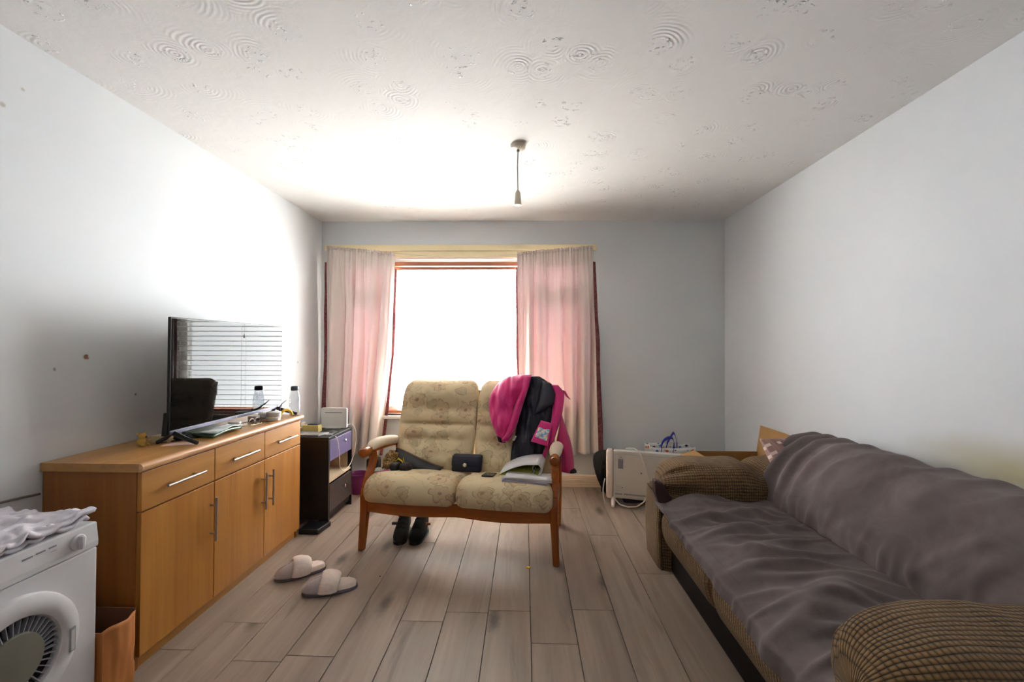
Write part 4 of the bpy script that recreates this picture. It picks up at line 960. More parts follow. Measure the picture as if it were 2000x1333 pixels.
def uvm(P,closed=True):
    """metric UVs along i (u) and around j (v)"""
    d=np.linalg.norm(np.diff(P,axis=1),axis=2); v=np.concatenate([np.zeros((len(P),1)),np.cumsum(d,1)],1)
    c=P.mean(1); u=np.r_[0,np.cumsum(np.linalg.norm(np.diff(c,axis=0),axis=1))]
    vm=np.median(v,0)[None,:]+0*v
    return np.stack([np.repeat(u[:,None],P.shape[1],1),vm],-1)
def closed(P): return np.concatenate([P,P[:,:1]],1)
def bolster(x0,x1,yc,zc,ry,rz,seed,parent,name,side,mat,crease=None):
    n,m=110,96
    s=np.linspace(0,1,n)[:,None]; th=np.linspace(0,2*PI,m)[None,:]
    ex=np.abs(2*s-1)
    r=np.clip(1-ex**5,0,1)**.42
    c_,s_=np.cos(th),np.sin(th)
    e=.75
    yy=ry*np.sign(c_)*np.abs(c_)**e*r; zz=rz*np.sign(s_)*np.abs(s_)**e*r
    lump=1+.05*pn(s*4,np.cos(th)*1.5+seed,seed)+.03*pn(s*9,np.sin(th)*2+np.cos(th),seed+2)
    X=x0+(x1-x0)*s+.03*np.cos(th)*0
    # pinched pleats at the front end
    pl=np.exp(-((s-.10)/.09)**2)
    dent=pl*(.026*np.maximum(0,np.cos(th*7+seed))*np.clip(np.cos(th-side),0,1)**.5)
    if crease is not None:
        zz=zz-crease[1]*np.exp(-((s-crease[0])/.05)**2)*np.clip(s_,0,1)
    Y=yc+yy*lump*(1-dent/ry*2.0); Z=zc+zz*lump-dent*.5
    if crease is not None: Z=Z+.028*np.exp(-((s-.84)/.07)**2)*np.clip(s_,0,1)
    P=np.stack([X+0*th,Y,Z],-1)
    return MB().grid(P,uv=uvm(P)).build(name,mat,parent,smooth=True,sharp=0)
def sofa():
    t=thing('sofa','large brown chenille sofa under grey fleece throws along the right wall','sofa',(1.27,1.75,0))
    # recessed leather base
    MB().box(.825,1.72,.86,2.70,.0,.165).build('base',M['leather_base'],t,bevel=.01)
    MB().box(1.705,1.760,.88,2.66,.16,.60).build('back_frame',M['leather_brown'],t,bevel=.02)
    # seat cushions with a full rounded front
    def seat(ya,yb,nm):
        n=40; ys=np.linspace(ya,yb,n)
        sec=resample([(1.40,.40),(1.2,.403),(1.0,.400),(.86,.392),(.79,.372),(.755,.325),(.752,.27),(.765,.21),(.785,.165),(.83,.150),(1.1,.150),(1.40,.155)],70)
        e=np.abs(np.linspace(-1,1,n)); ins=.030*np.clip((e-.86)/.14,0,1)**2
        P=np.array([[(x+i*(1 if x<.9 else 0),y,z+(-i if z>.3 else i*.5)) for x,z in sec] for y,i in zip(ys,ins)])
        u=uvm(P); u=u[...,::-1].copy(); u=np.stack([u[...,0],u[...,1]],-1)
        MB().grid(P,cv=True,capu=True,uv=u).build(nm,M['chenille'],t,smooth=True,sharp=0)
    seat(1.80,2.435,'seat_cushion'); seat(1.135,1.795,'seat_cushion')
    # back cushions (mostly under the throw)
    for ya,yb in ((1.72,2.46),(.98,1.715)):
        n=30; ys=np.linspace(ya,yb,n); e=np.abs(np.linspace(-1,1,n)); r=np.clip(1-e**6,0,1)**.4
        sec=resample(backsec(.020),60); c=sec.mean(0)
        P=np.array([[(c[0]+(x-c[0])*max(k,.05),y,c[1]+(z-c[1])*max(k,.05)) for x,z in sec] for y,k in zip(ys,r)])
        MB().grid(P,cv=True,capu=True,uv=uvm(P)).build('back_cushion',M['chenille'],t,smooth=True,sharp=0)
    # arms
    for ya,yb,yc,zc,rz,ry,side,seed,cr in ((2.45,2.735,2.545,.462,.150,.185,PI,3,(.60,.045)),(.835,1.115,1.000,.480,.160,.185,0,8,None)):
        n=26
        prof=resample([(ya,.0),(ya,.30),(ya+.01,.40),(ya+.05,.44),(yb-.05,.44),(yb-.01,.40),(yb,.30),(yb,.0)],50)
        xs=np.linspace(.778,1.70,n)
        P=np.array([[(x+(-.018*math.sin(PI*min(1,z/.44)) if k==0 else 0),y,z) for y,z in prof] for k,x in enumerate(xs)])
        P[0,:,1]=yc*0+np.clip(P[0,:,1],ya+.012,yb-.012)
        MB().grid(P,cv=True,capu=True,uv=uvm(P)).build('arm',M['chenille'],t,smooth=True,sharp=50)
        bolster(.772 if side else .738,1.645,yc,zc,ry,rz,seed,t,'arm_pillow',side,M['chenille'],cr)
        s=1 if side else -1
        yi=ya if side else yb
        tp=[(.720,.522),(.760,.509),(.778,.483),(.812,.428),(.822,.385),(.790,.345),(.765,.339),(.742,.397),(.722,.451)]
        if s>0: MB().prism(tp,'y',yi-.047,yi+.016).build('leather_trim',M['leather_brown'],t,bevel=.010,seg=3)
        # planar front panel of the arm
        yy=np.linspace(ya+.004,yb-.004,24)[None,:]; zz=np.linspace(.004,.405,30)[:,None]
        q=np.clip((np.abs(yy-(ya+yb)/2)-(yb-ya)/2+.05)/.05,0,1)**2
        X=.766-.012*np.sin(PI*zz/.44)+.014*q
        Pf=np.stack([X,yy+0*zz,zz+0*yy],-1)
        MB().grid(Pf,uv=np.stack([zz+0*yy,yy+0*zz],-1)).build('arm_front',M['chenille'],t,smooth=True,solid=.010,sharp=0)
def backsec(o):
    return [(1.33+o,.415),(1.345+o,.50),(1.395+o,.60),(1.455+o,.695),(1.53+o*.5,.755-o),(1.61,.768-o),(1.675-o*.5,.725-o),(1.70-o,.62),(1.70-o,.50),(1.69-o,.42),(1.5,.405)]
sofa()
def throws():
    # seat throw
    t=thing('throw_blanket','grey fleece throw spread in wrinkles over the sofa seat','blanket',(1.05,1.77,.41))
    n,m=230,200
    y=np.linspace(2.425,1.075,n)[:,None]; v=np.linspace(0,1,m)[None,:]
    sec=resample([(1.365,.430),(1.2,.417),(1.0,.414),(.86,.408),(.785,.388),(.745,.34),(.738,.255)],m)
    X=np.repeat(sec[None,:,0],n,0); Z=np.repeat(sec[None,:,1],n,0); Y=y+0*v
    hem=np.interp(y[:,0],[1.05,1.25,1.5,1.75,2.05,2.30,2.43],[.035,.055,.075,.085,.10,.125,.13])[:,None]
    k=np.clip((v-.80)/.20,0,1); Z=Z+hem*k; X=X-.0*k
    d=.0
    yw=Y+.10*pn(X*2.2,Y*1.7,2)+.22*(X-1.0)*np.clip(Y-1.6,-.5,.8); 
    gz=lambda q,w: np.exp(-(q/w)**2)
    a=gz(pn(yw*5.2,X*1.5,5),.22); b=gz(pn(yw*9.5+X*2,X*2.6+3,9),.22)
    fade=np.clip((1.45-X)/.35,0,1)
    W_=(.036*a+.020*b+.011*pn(Y*14,X*6,3))*fade*(.55+.6*np.clip(pn(Y*1.6,X*1.6,12)+.6,0,1))
    nz=np.where(v<.62,1.0,np.clip(1-(v-.62)/.28,0,1)); 
    Z=Z+W_*np.clip(nz,.15,1); X=X-W_*(1-nz)*.5
    Y=Y+.02*pn(X*3,Y*0+v*2,7)*np.clip((np.abs(Y-1.75)-.5)/.2,0,1)
    P=np.stack([X,Y,Z],-1); MB().grid(P).build('cloth',M['fleece'],t,smooth=True,solid=.006,sharp=0)
    # back throw
    t=thing('throw_blanket','grey fleece throw pulled over the back cushions of the sofa','blanket',(1.55,1.7,.42))
    n,m=230,150
    y=np.linspace(2.475,.93,n)[:,None]; v=np.linspace(0,1,m)[None,:]
    sec=resample([(1.318,.432),(1.327,.50),(1.375,.60),(1.435,.70),(1.515,.770),(1.605,.786),(1.688,.742),(1.722,.64),(1.728,.52)],m)
    c=np.gradient(sec,axis=0); nr=np.stack([-c[:,1],c[:,0]],1); nr/=np.linalg.norm(nr,axis=1)[:,None]
    if nr[m//2,1]<0: nr=-nr
    zs=np.interp(y[:,0],[.93,1.1,1.34,1.66,1.9,2.1,2.4,2.48],[.975,.985,1.0,1.012,.998,.968,.905,.87])[:,None]
    bul=np.interp(y[:,0],[.93,1.05,1.35,1.62,1.74,1.95,2.3,2.48],[.0,.012,.030,.012,.0,.022,.010,-.005])[:,None]*np.sin(PI*np.clip(v*1.2,0,1))
    X=np.repeat(sec[None,:,0],n,0); Z=.42+(np.repeat(sec[None,:,1],n,0)-.42)*zs
    # folds fan out from the far top corner
    far=np.clip((y-1.98)/.42,0,1)
    ph=(y*1.0+v*.34-.10*np.sin(v*3))
    f=np.sin(ph*50+2*pn(v*2,y*3,6))*.5+.5
    D=bul+far**.8*(.042*f**1.5*np.clip(np.sin(PI*np.clip(v*1.05+.05,0,1))+.25,0,1))
    D=D+.009*np.exp(-(pn(y*5+v*2.5,v*1.6+y,15)/.24)**2)*(1-far)+.008*pn(y*3,v*4,10)
    low=np.clip((.22-v)/.22,0,1); D=D+low*.014*np.exp(-(pn(y*10,v*3,22)/.25)**2)
    X=X+nr[None,:,0]*D; Z=Z+nr[None,:,1]*D
    X=np.minimum(X,XR-.012)
    Y=y+0*v+far*.05*(v-.4)
    P=np.stack([X,Y,Z],-1); MB().grid(P).build('cloth',M['fleece'],t,smooth=True,solid=.006,sharp=0)
throws()
def m_plaid():
    g=G('pink_plaid_cotton'); uv=g.n('ShaderNodeSeparateXYZ',{0:g.coord('UV')}).outputs
    def band(s,p,w): return g.math('LESS_THAN',g.math('FRACT',g.math('ADD',g.math('MULTIPLY',s,p),.1)),w)
    a=band(uv[0],3.0,.42); b=band(uv[1],3.0,.42)
    col=g.mix(g.math('MULTIPLY',a,.5),rgb(150,112,106),rgb(186,150,142))
    col=g.mix(g.math('MULTIPLY',b,.5),col,rgb(168,130,124))
    w=g.math('MULTIPLY',band(uv[0],6.0,.36),band(uv[1],6.0,.34))
    col=g.mix(w,col,rgb(232,214,208))
    st=g.math('LESS_THAN',g.math('FRACT',g.math('MULTIPLY',uv[0],24)),.2)
    col=g.mix(g.math('MULTIPLY',st,.3),col,rgb(206,176,168))
    return g.out(g.pbr(col,.9,0,g.bump(g.noise(g.coord('Object'),30,3),.3,.006)))
M['plaid']=m_plaid()
def pillow(name,label,cat,mat,c,w,h,th,rot):
    t=thing(name,label,cat,c); n=40; u=np.linspace(-1,1,n)[:,None]; v=np.linspace(-1,1,n)[None,:]
    k=(np.clip(1-u**2,0,1)*np.clip(1-v**2,0,1))**.45
    pin=1-.07*(1-np.abs(u)**2)*np.abs(v)**3
    pin2=1-.07*(1-np.abs(v)**2)*np.abs(u)**3
    F=np.stack([u*w/2*pin2+0*v,v*h/2*pin+0*u,th/2*k+.006*pn(u*3,v*3,4)*k],-1); B=F.copy(); B[...,2]=-th/2*k
    R=np.array(Matrix.Rotation(rot[2],3,'Z')@Matrix.Rotation(rot[1],3,'Y')@Matrix.Rotation(rot[0],3,'X'))
    b=MB(); b.grid(F@R.T+np.array(c)).grid((B@R.T+np.array(c))[:,::-1]); o=b.build('cover',mat,t,smooth=True,sharp=0)
    return t
pillow('cushion','pink plaid cushion wedged between the far sofa arm and the grey throw','cushion',M['plaid'],(1.560,2.520,.602),.40,.30,.16,(math.radians(52),math.radians(4),math.radians(28)))

# ------------------------------------------------------------------ cardboard box in the far corner
M['cardboard']=plain('corrugated_cardboard',(182,140,86),.8,0,.06,6); M['cardboard_in']=plain('cardboard_inside',(150,106,54),.85,0,.06,6)
def carton():
    x0,x1,y0,y1,h=1.275,1.742,2.86,3.275,.480; w=.005
    t=thing('cardboard_box','open brown cardboard box with raised flap in the corner behind the sofa arm','box',((x0+x1)/2,(y0+y1)/2,0))
    MB().box(x0,x1,y0,y0+w,0,h).build('side',M['cardboard_in'],t); MB().box(x0,x1,y1-w,y1,0,h).build('side',M['cardboard_in'],t)
    MB().box(x0,x0+w,y0+w,y1-w,0,h).build('side',M['cardboard'],t); MB().box(x1-w,x1,y0+w,y1-w,0,h).build('side',M['cardboard'],t)
    MB().box(x0+w,x1-w,y0+w,y1-w,0,.006).build('base',M['cardboard'],t)
    def flap(A,B,C_,D,m=M['cardboard']):
        n=np.cross(np.subtract(B,A),np.subtract(D,A)); n=n/np.linalg.norm(n)*w
        V=[A,B,C_,D]+[tuple(np.add(p,n)) for p in (A,B,C_,D)]
        MB().add(V,[(3,2,1,0),(4,5,6,7),(0,1,5,4),(1,2,6,5),(2,3,7,6),(3,0,4,7)]).build('flap',m,t)
    flap((x1-w,y1,h),(x1-w,y0,h),(x1+.022,y0+.005,h+.195),(x1+.022,y1-.005,h+.195))
    flap((x0,y0,h),(x0,y1,h),(x0-.11,y1-.02,h-.03),(x0-.12,y0+.02,h-.03))
    flap((x0,y0,h),(x1-.01,y0,h),(x1-.02,y0-.05,h-.12),(x0+.02,y0-.05,h-.12))
carton()

# ------------------------------------------------------------------ heater and bags at the back wall
M['heater']=plain('white_enamel',(206,202,196),.4,0,.02); M['heater_cap']=plain('white_moulded_plastic',(226,214,204),.4,0,.02)
HZ=-.262; HM=Matrix.Translation((.705,3.445,0))@Matrix.Rotation(HZ,4,'Z')
def heater():
    t=thing('panel_heater','white electric panel heater on feet standing before the back wall','heater',(.705,3.445,0),HZ)
    x0,x1=.0,.555; yf=0.; z0,z1=.062,.436; W_=dict(world=False)
    MB().box(x0,x1,yf,yf+.060,z0,z1).build('panel',M['heater'],t,bevel=.006,**W_)
    MB().box(x0+.002,x1-.002,yf-.0015,yf+.001,z1-.028,z1-.022).build('groove',M['pale_grey'],t,**W_)
    for xa,xb in ((-.056,-.001),(x1+.001,x1+.056)):
        P=[]
        for z,i in ((z0-.004,.008),(z0+.008,0),(z1-.012,0),(z1+.002,.010)):
            a=np.linspace(0,2*PI,28,endpoint=False); hx,hy=(xb-xa)/2-i,.043-i
            P.append([((xa+xb)/2+hx*np.sign(math.cos(k))*abs(math.cos(k))**.45,yf+.030+hy*np.sign(math.sin(k))*abs(math.sin(k))**.45,z) for k in a])
        MB().grid(np.array(P),cv=True,capu=True).build('end_cap',M['heater_cap'],t,smooth=True,**W_)
    for x in (.0,x1):
        for s in (-1,1):
            MB().tube([(x,yf+.03+s*.01,z0),(x,yf+.03+s*.05,.035),(x,yf+.03+s*.085,.012)],[.018,.017,.012],10).build('foot',M['heater_cap'],t,smooth=True,**W_)
    MB().box(.036,.076,yf-.0012,yf,.296,.372).build('rating_label',M['label_grey'],t,**W_)
    for k in range(4): MB().box(.014,.058,yf-.0012,yf,.122+k*.014,.125+k*.014).build('vent_slot',M['pale_grey'],t,**W_)
    MB().box(.014,.068,yf-.0012,yf,.090,.102).build('grille',M['grille'],t,**W_); MB().box(.080,.30,yf-.0012,yf,.092,.104).build('grille',M['grille'],t,**W_)
    for x,z in ((.212,.272),(.068,.148)): MB().lathe((x,yf-.001,z),[(.004,0),(.003,.001)],10,'y').build('screw',M['dark_gap'],t,**W_)
    MB().box(.050,.064,yf-.001,yf,.384,.389).build('mark',M['label_grey'],t,**W_)
M['label_grey']=plain('grey_printed_label',(142,138,142),.5,0,.25,70); M['grille']=plain('grey_perforated_strip',(158,152,148),.6,0,.2,120)
heater()
hw_=lambda L: [tuple(HM@Vector(p)) for p in L]
cable('heater_cable','white mains cable looping over the top and round the front of the panel heater',
   hw_([(.095,.07,.440),(.12,.035,.455),(.16,.012,.458),(.19,-.004,.445),(.21,-.010,.415),(.225,-.010,.37),(.25,-.009,.30),(.268,-.011,.22),(.268,-.020,.14),(.235,-.028,.065),(.18,-.034,.022),(.11,-.038,.014),(.05,-.034,.026),(.015,-.026,.062)]),.0048,M['white_cable'],n=120)
cable('heater_lead','short white lead hanging beside the left end cap of the panel heater',hw_([(-.066,.010,.205),(-.074,.008,.17),(-.080,.006,.12),(-.078,.004,.06),(-.066,0,.008)]),.0045,M['white_cable'])
def backpack():
    t=thing('backpack','black backpack leaning on the back wall behind the panel heater','backpack',(.73,3.68,0))
    P=[]
    for z,w,d,xc in ((0,.20,.11,.80),(.02,.23,.13,.79),(.12,.27,.15,.755),(.25,.30,.14,.735),(.33,.29,.11,.730),(.365,.24,.08,.735),(.38,.12,.03,.74)):
        a=np.linspace(0,2*PI,32,endpoint=False)
        P.append([(xc+w/2*np.sign(math.cos(k))*abs(math.cos(k))**.6,3.70+d/2*np.sign(math.sin(k))*abs(math.sin(k))**.6,z) for k in a])
    MB().grid(np.array(P),cv=True,capu=True).build('body',M['black_cloth'],t,smooth=True,sharp=0,sub=1)
    MB().grid(np.array([[(x,3.624-.010*math.sin(PI*(z-.05)/.22)-.004,z) for x in np.linspace(.64,.84,8)] for z in np.linspace(.05,.27,8)])).build('front_pocket',M['black_cloth'],t,smooth=True,solid=.008,sharp=0)
    MB().tube([(.655,3.64,.30),(.632,3.60,.25),(.628,3.585,.17),(.650,3.585,.10),(.70,3.61,.04)],.009,8).build('strap',M['black_cloth'],t,smooth=True)
    MB().tube([(.68,3.68,.365),(.70,3.67,.392),(.74,3.67,.396),(.77,3.68,.372)],.006,8).build('carry_loop',M['black_plastic'],t,smooth=True)
backpack()
tag(MB().prism([(.80,0),(1.04,0),(1.045,.03),(1.02,.052),(.82,.055),(.795,.03)],'y',3.50,3.60).build('holdall',M['navy'],bevel=.012,seg=3),'dark navy bag lying on the floor underneath the panel heater','bag')
def m_bagprint():
    g=G('white_bag_with_coloured_shapes'); co=g.coord('Object')
    vo=g.n('ShaderNodeTexVoronoi',{'Vector':g.mapping(co,(22,22,30)),'Scale':1.0,'Randomness':.8},distance='MANHATTAN')
    r=g.n('ShaderNodeSeparateColor',{0:vo.outputs['Color']}).outputs
    hue=g.ramp(r[0],[(0,rgb(226,92,28)),(.3,rgb(40,120,206)),(.55,rgb(20,26,90)),(.75,rgb(196,120,40)),(.9,rgb(90,170,226))])
    hue.node.color_ramp.interpolation='CONSTANT'
    return g.out(g.pbr(g.mix(g.math('LESS_THAN',vo.outputs['Distance'],.42),rgb(226,222,216),hue),.45))
M['bagprint']=m_bagprint(); M['blue_strap']=plain('blue_webbing',(30,30,150),.6,0,.1,40)
def shopping_bag():
    x0,x1,y0,y1,h=1.02,1.395,3.56,3.69,.440
    t=thing('shopping_bag','white shopping bag with orange and blue shapes and blue handles behind the panel heater','bag',((x0+x1)/2,(y0+y1)/2,0))
    def face(fn,n=16): return MB().grid(np.array([[fn(u,v) for u in np.linspace(0,1,n)] for v in np.linspace(0,1,n)]))
    w=lambda u,v,s: .008*float(pn(u*4,v*3,s))
    face(lambda u,v:(x0+(x1-x0)*u,y0+w(u,v,1)*v,h*v-.010*v*math.sin(PI*u))).build('front_panel',M['bagprint'],t,smooth=True,solid=.002,sharp=0)
    face(lambda u,v:(x0+(x1-x0)*u,y1+w(u,v,5)*v,h*v+.004*v*math.sin(2*PI*u))).build('rear_panel',M['bagprint'],t,smooth=True,solid=.002,sharp=0)
    face(lambda u,v:(x0+.02*v*math.sin(PI*u),y0+(y1-y0)*u,h*v)).build('side_panel',M['bagprint'],t,smooth=True,solid=.002,sharp=0)
    face(lambda u,v:(x1-.02*v*math.sin(PI*u),y0+(y1-y0)*u,h*v-.012*v)).build('side_panel',M['bagprint'],t,smooth=True,solid=.002,sharp=0)
    MB().box(x0,x1,y0,y1,.0,.004).build('base_panel',M['bagprint'],t)
    def strap(pts):
        q=resample(pts,30); return MB().grid(np.array([[(x-.0,y-.013,z-.004),(x+.004,y+.013,z+.012)] for x,y,z in q])).build('handle',M['blue_strap'],t,smooth=True,solid=.003,sharp=0)
    strap([(1.115,y0,.40),(1.118,y0+.005,.45),(1.14,y0+.02,.485),(1.18,y0+.03,.508),(1.215,y0+.02,.510),(1.225,y0+.01,.47),(1.21,y0,.40)])
    strap([(1.195,y1,.40),(1.205,y1-.01,.45),(1.235,y1-.03,.515),(1.250,y1-.03,.540),(1.262,y1-.03,.515),(1.282,y1-.02,.45),(1.285,y1,.40)])
shopping_bag()

# ------------------------------------------------------------------ tumble dryer, cloth, carton beside it
M['dryer']=plain('white_dryer_enamel',(206,206,210),.35,0,.015); M['dryer_grey']=plain('grey_moulding',(150,150,158),.45); M['dryer_glass']=plain('smoky_door_disc',(112,111,100),.22,0,.05,4)
M['print']=plain('faded_grey_print',(134,134,142),.5,0,.02)
def dryer():
    xb,xf,y0,y1,z1=-1.860,-1.437,.925,1.420,.662
    t=thing('tumble_dryer','compact white tumble dryer with round door at the near end of the left wall','dryer',((xb+xf)/2,(y0+y1)/2,0))
    MB().box(xb,xf-.004,y0,y1,.02,.578).build('casing',M['dryer'],t,bevel=.006)
    MB().prism([(xb,.580),(xf,.580),(xf+.001,.60),(xf-.006,z1-.004),(xf-.010,z1),(xb,z1)],'y',y0,y1).build('control_panel',M['dryer'],t,bevel=.004)
    for y in (y0+.05,y1-.05):
        for x in (xb+.06,xf-.06): MB().lathe((x,y,0),[(.022,0),(.022,.02)],14).build('foot',M['black_plastic'],t)
    yc,zc=1.168,.362
    d=MB().lathe((xf-.004,yc,zc),[(.178,0),(.180,.010),(.176,.022),(.160,.030),(.135,.030),(.122,.024),(.118,.012),(.118,.0)],64,'x').build('door',M['dryer'],t,smooth=True); ROOTM[d.name]=ROOTM[t.name]
    MB().lathe((xf-.003,yc,zc),[(.117,0),(.117,.004)],48,'x').build('door_recess',M['dark_gap'],d)
    MB().lathe((xf-.003,yc,zc),[(.080,0),(.080,.016),(.076,.021),(.05,.025),(.004,.026)],48,'x').build('door_disc',M['dryer_glass'],d,smooth=True)
    f=MB()
    for k in range(40):
        a=2*PI*k/40; c,s=math.cos(a),math.sin(a)
        if k==0:
            MB().add([(xf+.000,yc+ .078*c-.0014*s+q*0,zc+.078*s+.0014*c) for q in (0,)],[])
        r0,r1,h=.0785,.1175,.0013
        V=[]
        for x in (xf-.001,xf+.014):
            for r,sg in ((r0,-1),(r1,-1),(r1,1),(r0,1)): V.append((x,yc+r*c-sg*h*s,zc+r*s+sg*h*c))
        MB().add(V,[(3,2,1,0),(4,5,6,7),(0,1,5,4),(1,2,6,5),(2,3,7,6),(3,0,4,7)]).build('fin',M['dryer_grey'],d)
    b=MB().box(xf+.0262,xf+.0285,yc+.139,yc+.155,zc-.062,zc+.012).build('latch_recess',M['dryer_grey'],d)
    MB().box(xf+.0286,xf+.0292,yc+.142,yc+.152,zc-.058,zc+.004).build('latch',M['pale_grey'],d)
    k=MB().lathe((xf-.002,1.352,.621),[(.024,0),(.024,.006),(.021,.008)],30,'x').build('dial',M['dryer'],t,smooth=True); ROOTM[k.name]=ROOTM[t.name]
    MB().box(xf+.005,xf+.020,1.346,1.358,.600,.642).build('dial_grip',M['dryer'],k,bevel=.003)
    for i,(y,z,w) in enumerate(((1.20,.634,.026),(1.236,.636,.024),(1.27,.637,.020),(1.205,.618,.018),(1.24,.620,.020),(1.275,.622,.016),(1.21,.606,.03),(1.255,.607,.03),(1.16,.612,.010),(1.30,.606,.02))):
        MB().box(xf-.0035,xf-.0005 if z<.61 else xf-.002,y,y+w,z,z+.0042).build('printed_mark',M['print'],t)
dryer()
def towel():
    t=thing('folded_cloth','rumpled white cotton cloth folded on top of the tumble dryer','cloth',(-1.64,1.18,.662))
    n,m=110,90; y=np.linspace(.95,1.395,n)[:,None]; v=np.linspace(0,1,m)[None,:]
    for k,(z0,th,x1,nm) in enumerate(((.666,.012,-1.452,'lower_fold'),(.684,.014,-1.438,'upper_fold'))):
        X=-1.84+(x1+1.84)*v+0*y; h=np.clip(v/.06,0,1)**.5
        edge=np.clip((1-v)/.05,0,1)
        zz=z0+th*.5+.013*np.exp(-(pn(y*7+v*2.5,v*3.2,4+k)/.2)**2)+.008*np.exp(-(pn(y*13-v*3,v*6,24+k)/.2)**2)+.005*pn(y*9,v*7,8+k)+.006*k*np.sin(y*9)*v
        Y=y+.008*pn(v*5,y*0,3+k)-.03*(1-v)*k*0+ .012*k*v
        MB().grid(np.stack([X,Y,zz+0*v],-1)).build(nm,M['towel'],t,smooth=True,solid=th,sharp=0)
M['towel']=plain('white_cotton',(214,210,218),.95,0,.03,14,.3,160)
towel()
def paper_box():
    x0,x1,y0,y1,h=-1.82,-1.425,1.4265,1.548,.282; w=.004
    t=thing('cardboard_carton','open brown cardboard carton on the floor squeezed between dryer and sideboard','box',((x0+x1)/2,(y0+y1)/2,0))
    MB().box(x0,x1,y0,y0+w,0,h-.004).build('side',M['kraft'],t); MB().box(x0,x1,y1-w,y1,0,h+.012).build('side',M['kraft_shaded'],t)
    n=20; P=np.array([[(x1-.002+.012*math.sin(PI*u)*v+.004*float(pn(u*4,v*3,6)),y0+(y1-y0)*u,(h+.004*math.sin(7*u))*v) for u in np.linspace(0,1,n)] for v in np.linspace(0,1,n)])
    MB().grid(P).build('side',M['kraft'],t,smooth=True,solid=w,sharp=0)
    MB().box(x0,x0+w,y0+w,y1-w,0,h).build('side',M['kraft'],t); MB().box(x0+w,x1-.012,y0+w,y1-w,0,.004).build('base',M['kraft'],t)
M['kraft']=plain('brown_kraft_card',(184,116,60),.7,0,.08,9,.2,20); M['kraft_shaded']=plain('shaded_kraft_card_inside',(92,58,36),.85,0,.08,9)  # second, darker copy puts the shade inside the open carton into the colour
paper_box()

# ------------------------------------------------------------------ slippers, shoes, litter on the floor
M['suede']=plain('grey_beige_suede',(176,164,164),.9,0,.06,24,.25,180); M['fur']=plain('cream_fleece_lining',(228,212,202),.95,0,.05,60,.9,170); M['sole']=plain('grey_rubber_sole',(112,104,114),.7)
def slipper(label,toe,heel):
    toe=Vector((*toe,0)); heel=Vector((*heel,0)); d=toe-heel; L=d.length; a=math.atan2(d.y,d.x)
    t=thing('slipper',label,'slipper',tuple(heel),a,'slippers on the floor by the sideboard')
    hw=lambda s: L*.185*(np.clip(1-np.abs(2*s-1)**3.2,0,1)**.5)*(1+.16*np.sin(PI*np.clip(s*1.1-.25,0,1)))
    s=np.linspace(0.0,1,40); w=hw(s)
    P=[]
    for z,i in ((0,.003),(.004,0),(.012,0),(.016,.002)):
        P.append([(L*k,max(ww-i,0),z) for k,ww in zip(s,w)]+[(L*k,-max(ww-i,0),z) for k,ww in zip(s[::-1],w[::-1])])
    MB().grid(np.array(P),cv=True,capu=True).build('sole',M['sole'],t,smooth=True,world=False)
    # fluffy insole at the heel end
    P=[]
    for k in np.linspace(.03,.62,26):
        ww=float(hw(k))*.93; P.append([(L*k,ww*c,.017+.019*(1-abs(c)**6)*min(1,k*12)**.5+.014*abs(c)**2.2*min(1,(k-.02)*8)*(abs(c)<.97)+.003*float(pn(k*40,c*9,3))) for c in np.linspace(-1,1,21)])
    P=np.array(P); B=P.copy(); B[...,2]=.0165
    MB().grid(np.concatenate([P,B[:,::-1]],1),cv=True,capu=True).build('insole',M['fur'],t,smooth=True,world=False,sharp=0)
    # toe cap
    P=[]
    for k in np.linspace(.50,.995,26):
        ww=float(hw(k))*.99; h=.0165+.062*(np.clip(1-((k-.44)/.56)**2.6,0,1))**.58
        P.append([(L*k-.0*c,ww*math.cos(c),.0165+(h-.0165)*math.sin(c)**.8) for c in np.linspace(0,PI,25)])
    MB().grid(np.array(P)).build('toe_cap',M['suede'],t,smooth=True,world=False,solid=.004,sharp=0)
    # seam along the instep
    MB().tube([(L*k,.001,.0185+.062*(np.clip(1-((k-.44)/.56)**2.6,0,1))**.58) for k in np.linspace(.62,.93,12)],.0012,6).build('seam',M['sole'],t,smooth=True,world=False)
    # turned-back fur cuff
    n,m=44,16; P=[]
    for i,c in enumerate(np.linspace(-.10,PI+.10,n)):
        k=.475-.05*math.sin(max(0,min(PI,c))); ww=float(hw(.52)); cx=L*k
        cy=ww*1.0*math.cos(c); cz=.022+.052*max(0,math.sin(c))**.7
        row=[]
        for b in np.linspace(0,2*PI,m,endpoint=False):
            r1=.046+.003*float(pn(c*7,b*2,7)); r2=.018+.003*float(pn(c*9,b*2.5,9))
            ox=r1*math.cos(b); on=r2*math.sin(b)+.004
            row.append((cx+ox+.012,cy+on*math.cos(c),max(.014,cz+on*math.sin(c)-(-.22*ox)*max(0,math.sin(c))+.0)))
        P.append(row)
    MB().grid(np.array(P),cv=True,capu=True).build('cuff',M['fur'],t,smooth=True,world=False,sharp=0)
slipper('grey slipper with cream fur cuff, the one closer to the sideboard',(-1.333,2.272),(-1.120,2.420))
slipper('grey slipper with cream fur cuff, the one closer to the camera',(-1.125,2.160),(-.868,2.238))
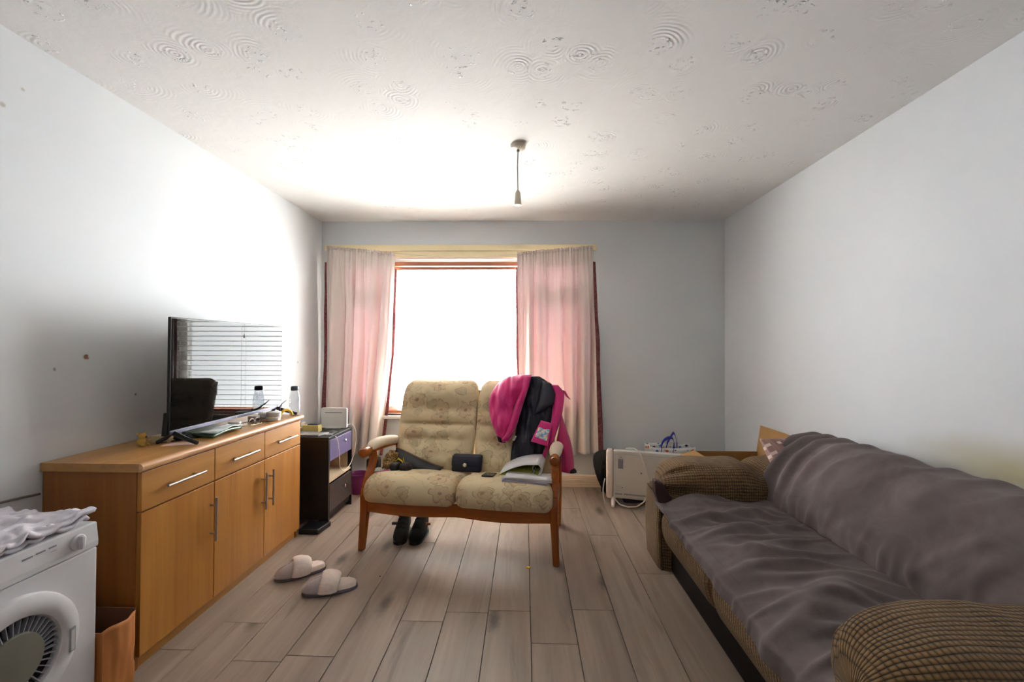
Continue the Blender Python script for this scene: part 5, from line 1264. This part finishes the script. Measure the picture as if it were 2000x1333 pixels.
def shoe(label,x,rz,strap):
    t=thing('shoe',label,'shoe',(x,2.735,0),rz,'black shoes under the loveseat')
    # toe towards -y, heel at +y
    L=.245; P=[]
    def ring(y,hw,z0,z1,e=.7,n=24):
        q=[]
        for a in np.linspace(0,2*PI,n,endpoint=False):
            c,s=math.cos(a),math.sin(a); q.append((hw*np.sign(c)*abs(c)**e,y,(z0+z1)/2+(z1-z0)/2*np.sign(s)*abs(s)**e))
        return q
    for y,hw,h in ((-.028,.012,.03),(-.020,.030,.048),(0,.042,.062),(.04,.046,.074),(.08,.044,.092),(.11,.041,.112),(.14,.038,.128),(.17,.037,.134),(.20,.036,.132),(.217,.030,.120),(.222,.012,.09)):
        P.append(ring(y,hw,.014,h))
    MB().grid(np.array(P),cv=True,capu=True).build('upper',M['shoe_black'],t,smooth=True,world=False,sharp=0,sub=1)
    s=np.linspace(0,1,30); hw=.047*np.clip(1-np.abs(2*s-1)**4,0,1)**.5
    Q=[[(w,-.034+.262*k,z) for k,w in zip(s,hw)]+[(-w,-.034+.262*k,z) for k,w in zip(s[::-1],hw[::-1])] for z in (0,.016)]
    MB().grid(np.array(Q),cv=True,capu=True).build('sole',M['black_plastic'],t,world=False)
    MB().tube([(.0386*math.cos(a),.16+.05*math.sin(a),.131+.004*math.sin(a)) for a in np.linspace(0,2*PI,25)],.0075,8,caps=False).build('collar',M['black_cloth'],t,smooth=True,world=False)
    for k in range(3):
        y=.045+.028*k; z=.078+.018*k; MB().tube([(-.028,y,z-.004),(0,y-.002,z+.006),(.028,y,z-.004)],.003,6).build('lace',M['black_cloth'],t,smooth=True,world=False)
    if strap:
        MB().box(strap*.040,strap*.072,.100,.112,.075,.092).build('strap_end',M['tan'] if strap>0 else M['black_leather'],t,world=False,bevel=.002)
shoe('black shoe under the loveseat, the one closer to the front left leg',-.795,math.radians(4),-1)
shoe('black shoe with small tan strap end, right one of the pair under the loveseat',-.697,math.radians(-3),1)
tag(MB().prism([(.012,2.452),(.030,2.448),(.038,2.462),(.020,2.470)],'z',.0005,.006).build('plastic_scrap',M['yellow'],bevel=.001),'tiny yellow scrap on the floor in front of the right end of the loveseat','scrap')
tag(MB().lathe((-.784,2.337,0),[(.003,0),(.005,.002),(.002,.005)],8).build('crumb',M['black_plastic']),'tiny dark crumb on the floor beside the front left loveseat leg','crumb')

# ------------------------------------------------------------------ pendant lamp holder
M['aged_white']=plain('aged_white_plastic',(206,194,176),.45,0,.03); M['flex']=plain('grey_flex',(128,128,120),.6)
def pendant():
    c=(-.042,2.42,H); t=thing('pendant_light','bare white ceiling pendant with cord and empty lamp holder','lamp',c)
    MB().lathe((c[0],c[1],H-.030),[(.010,0),(.032,.002),(.040,.008),(.043,.024),(.043,.030)],36).build('ceiling_rose',M['aged_white'],t,smooth=True)
    MB().lathe((c[0],c[1],H-.042),[(.004,0),(.0085,.003),(.0085,.012)],16).build('cord_grip',M['flex'],t,smooth=True)
    MB().tube([(c[0],c[1],H-.04),(c[0]-.003,c[1],H-.12),(c[0],c[1],2.142)],.0030,10).build('cord',M['flex'],t,smooth=True)
    MB().lathe((c[0],c[1],2.056),[(.016,0),(.0205,.001),(.0205,.010),(.0190,.014),(.0165,.052)],28).build('lamp_holder',M['aged_white'],t,smooth=True)
    MB().lathe((c[0],c[1],2.108),[(.0168,0),(.0168,.003),(.015,.018),(.009,.030),(.0045,.034)],28).build('holder_cap',M['aged_white'],t,smooth=True)
pendant()
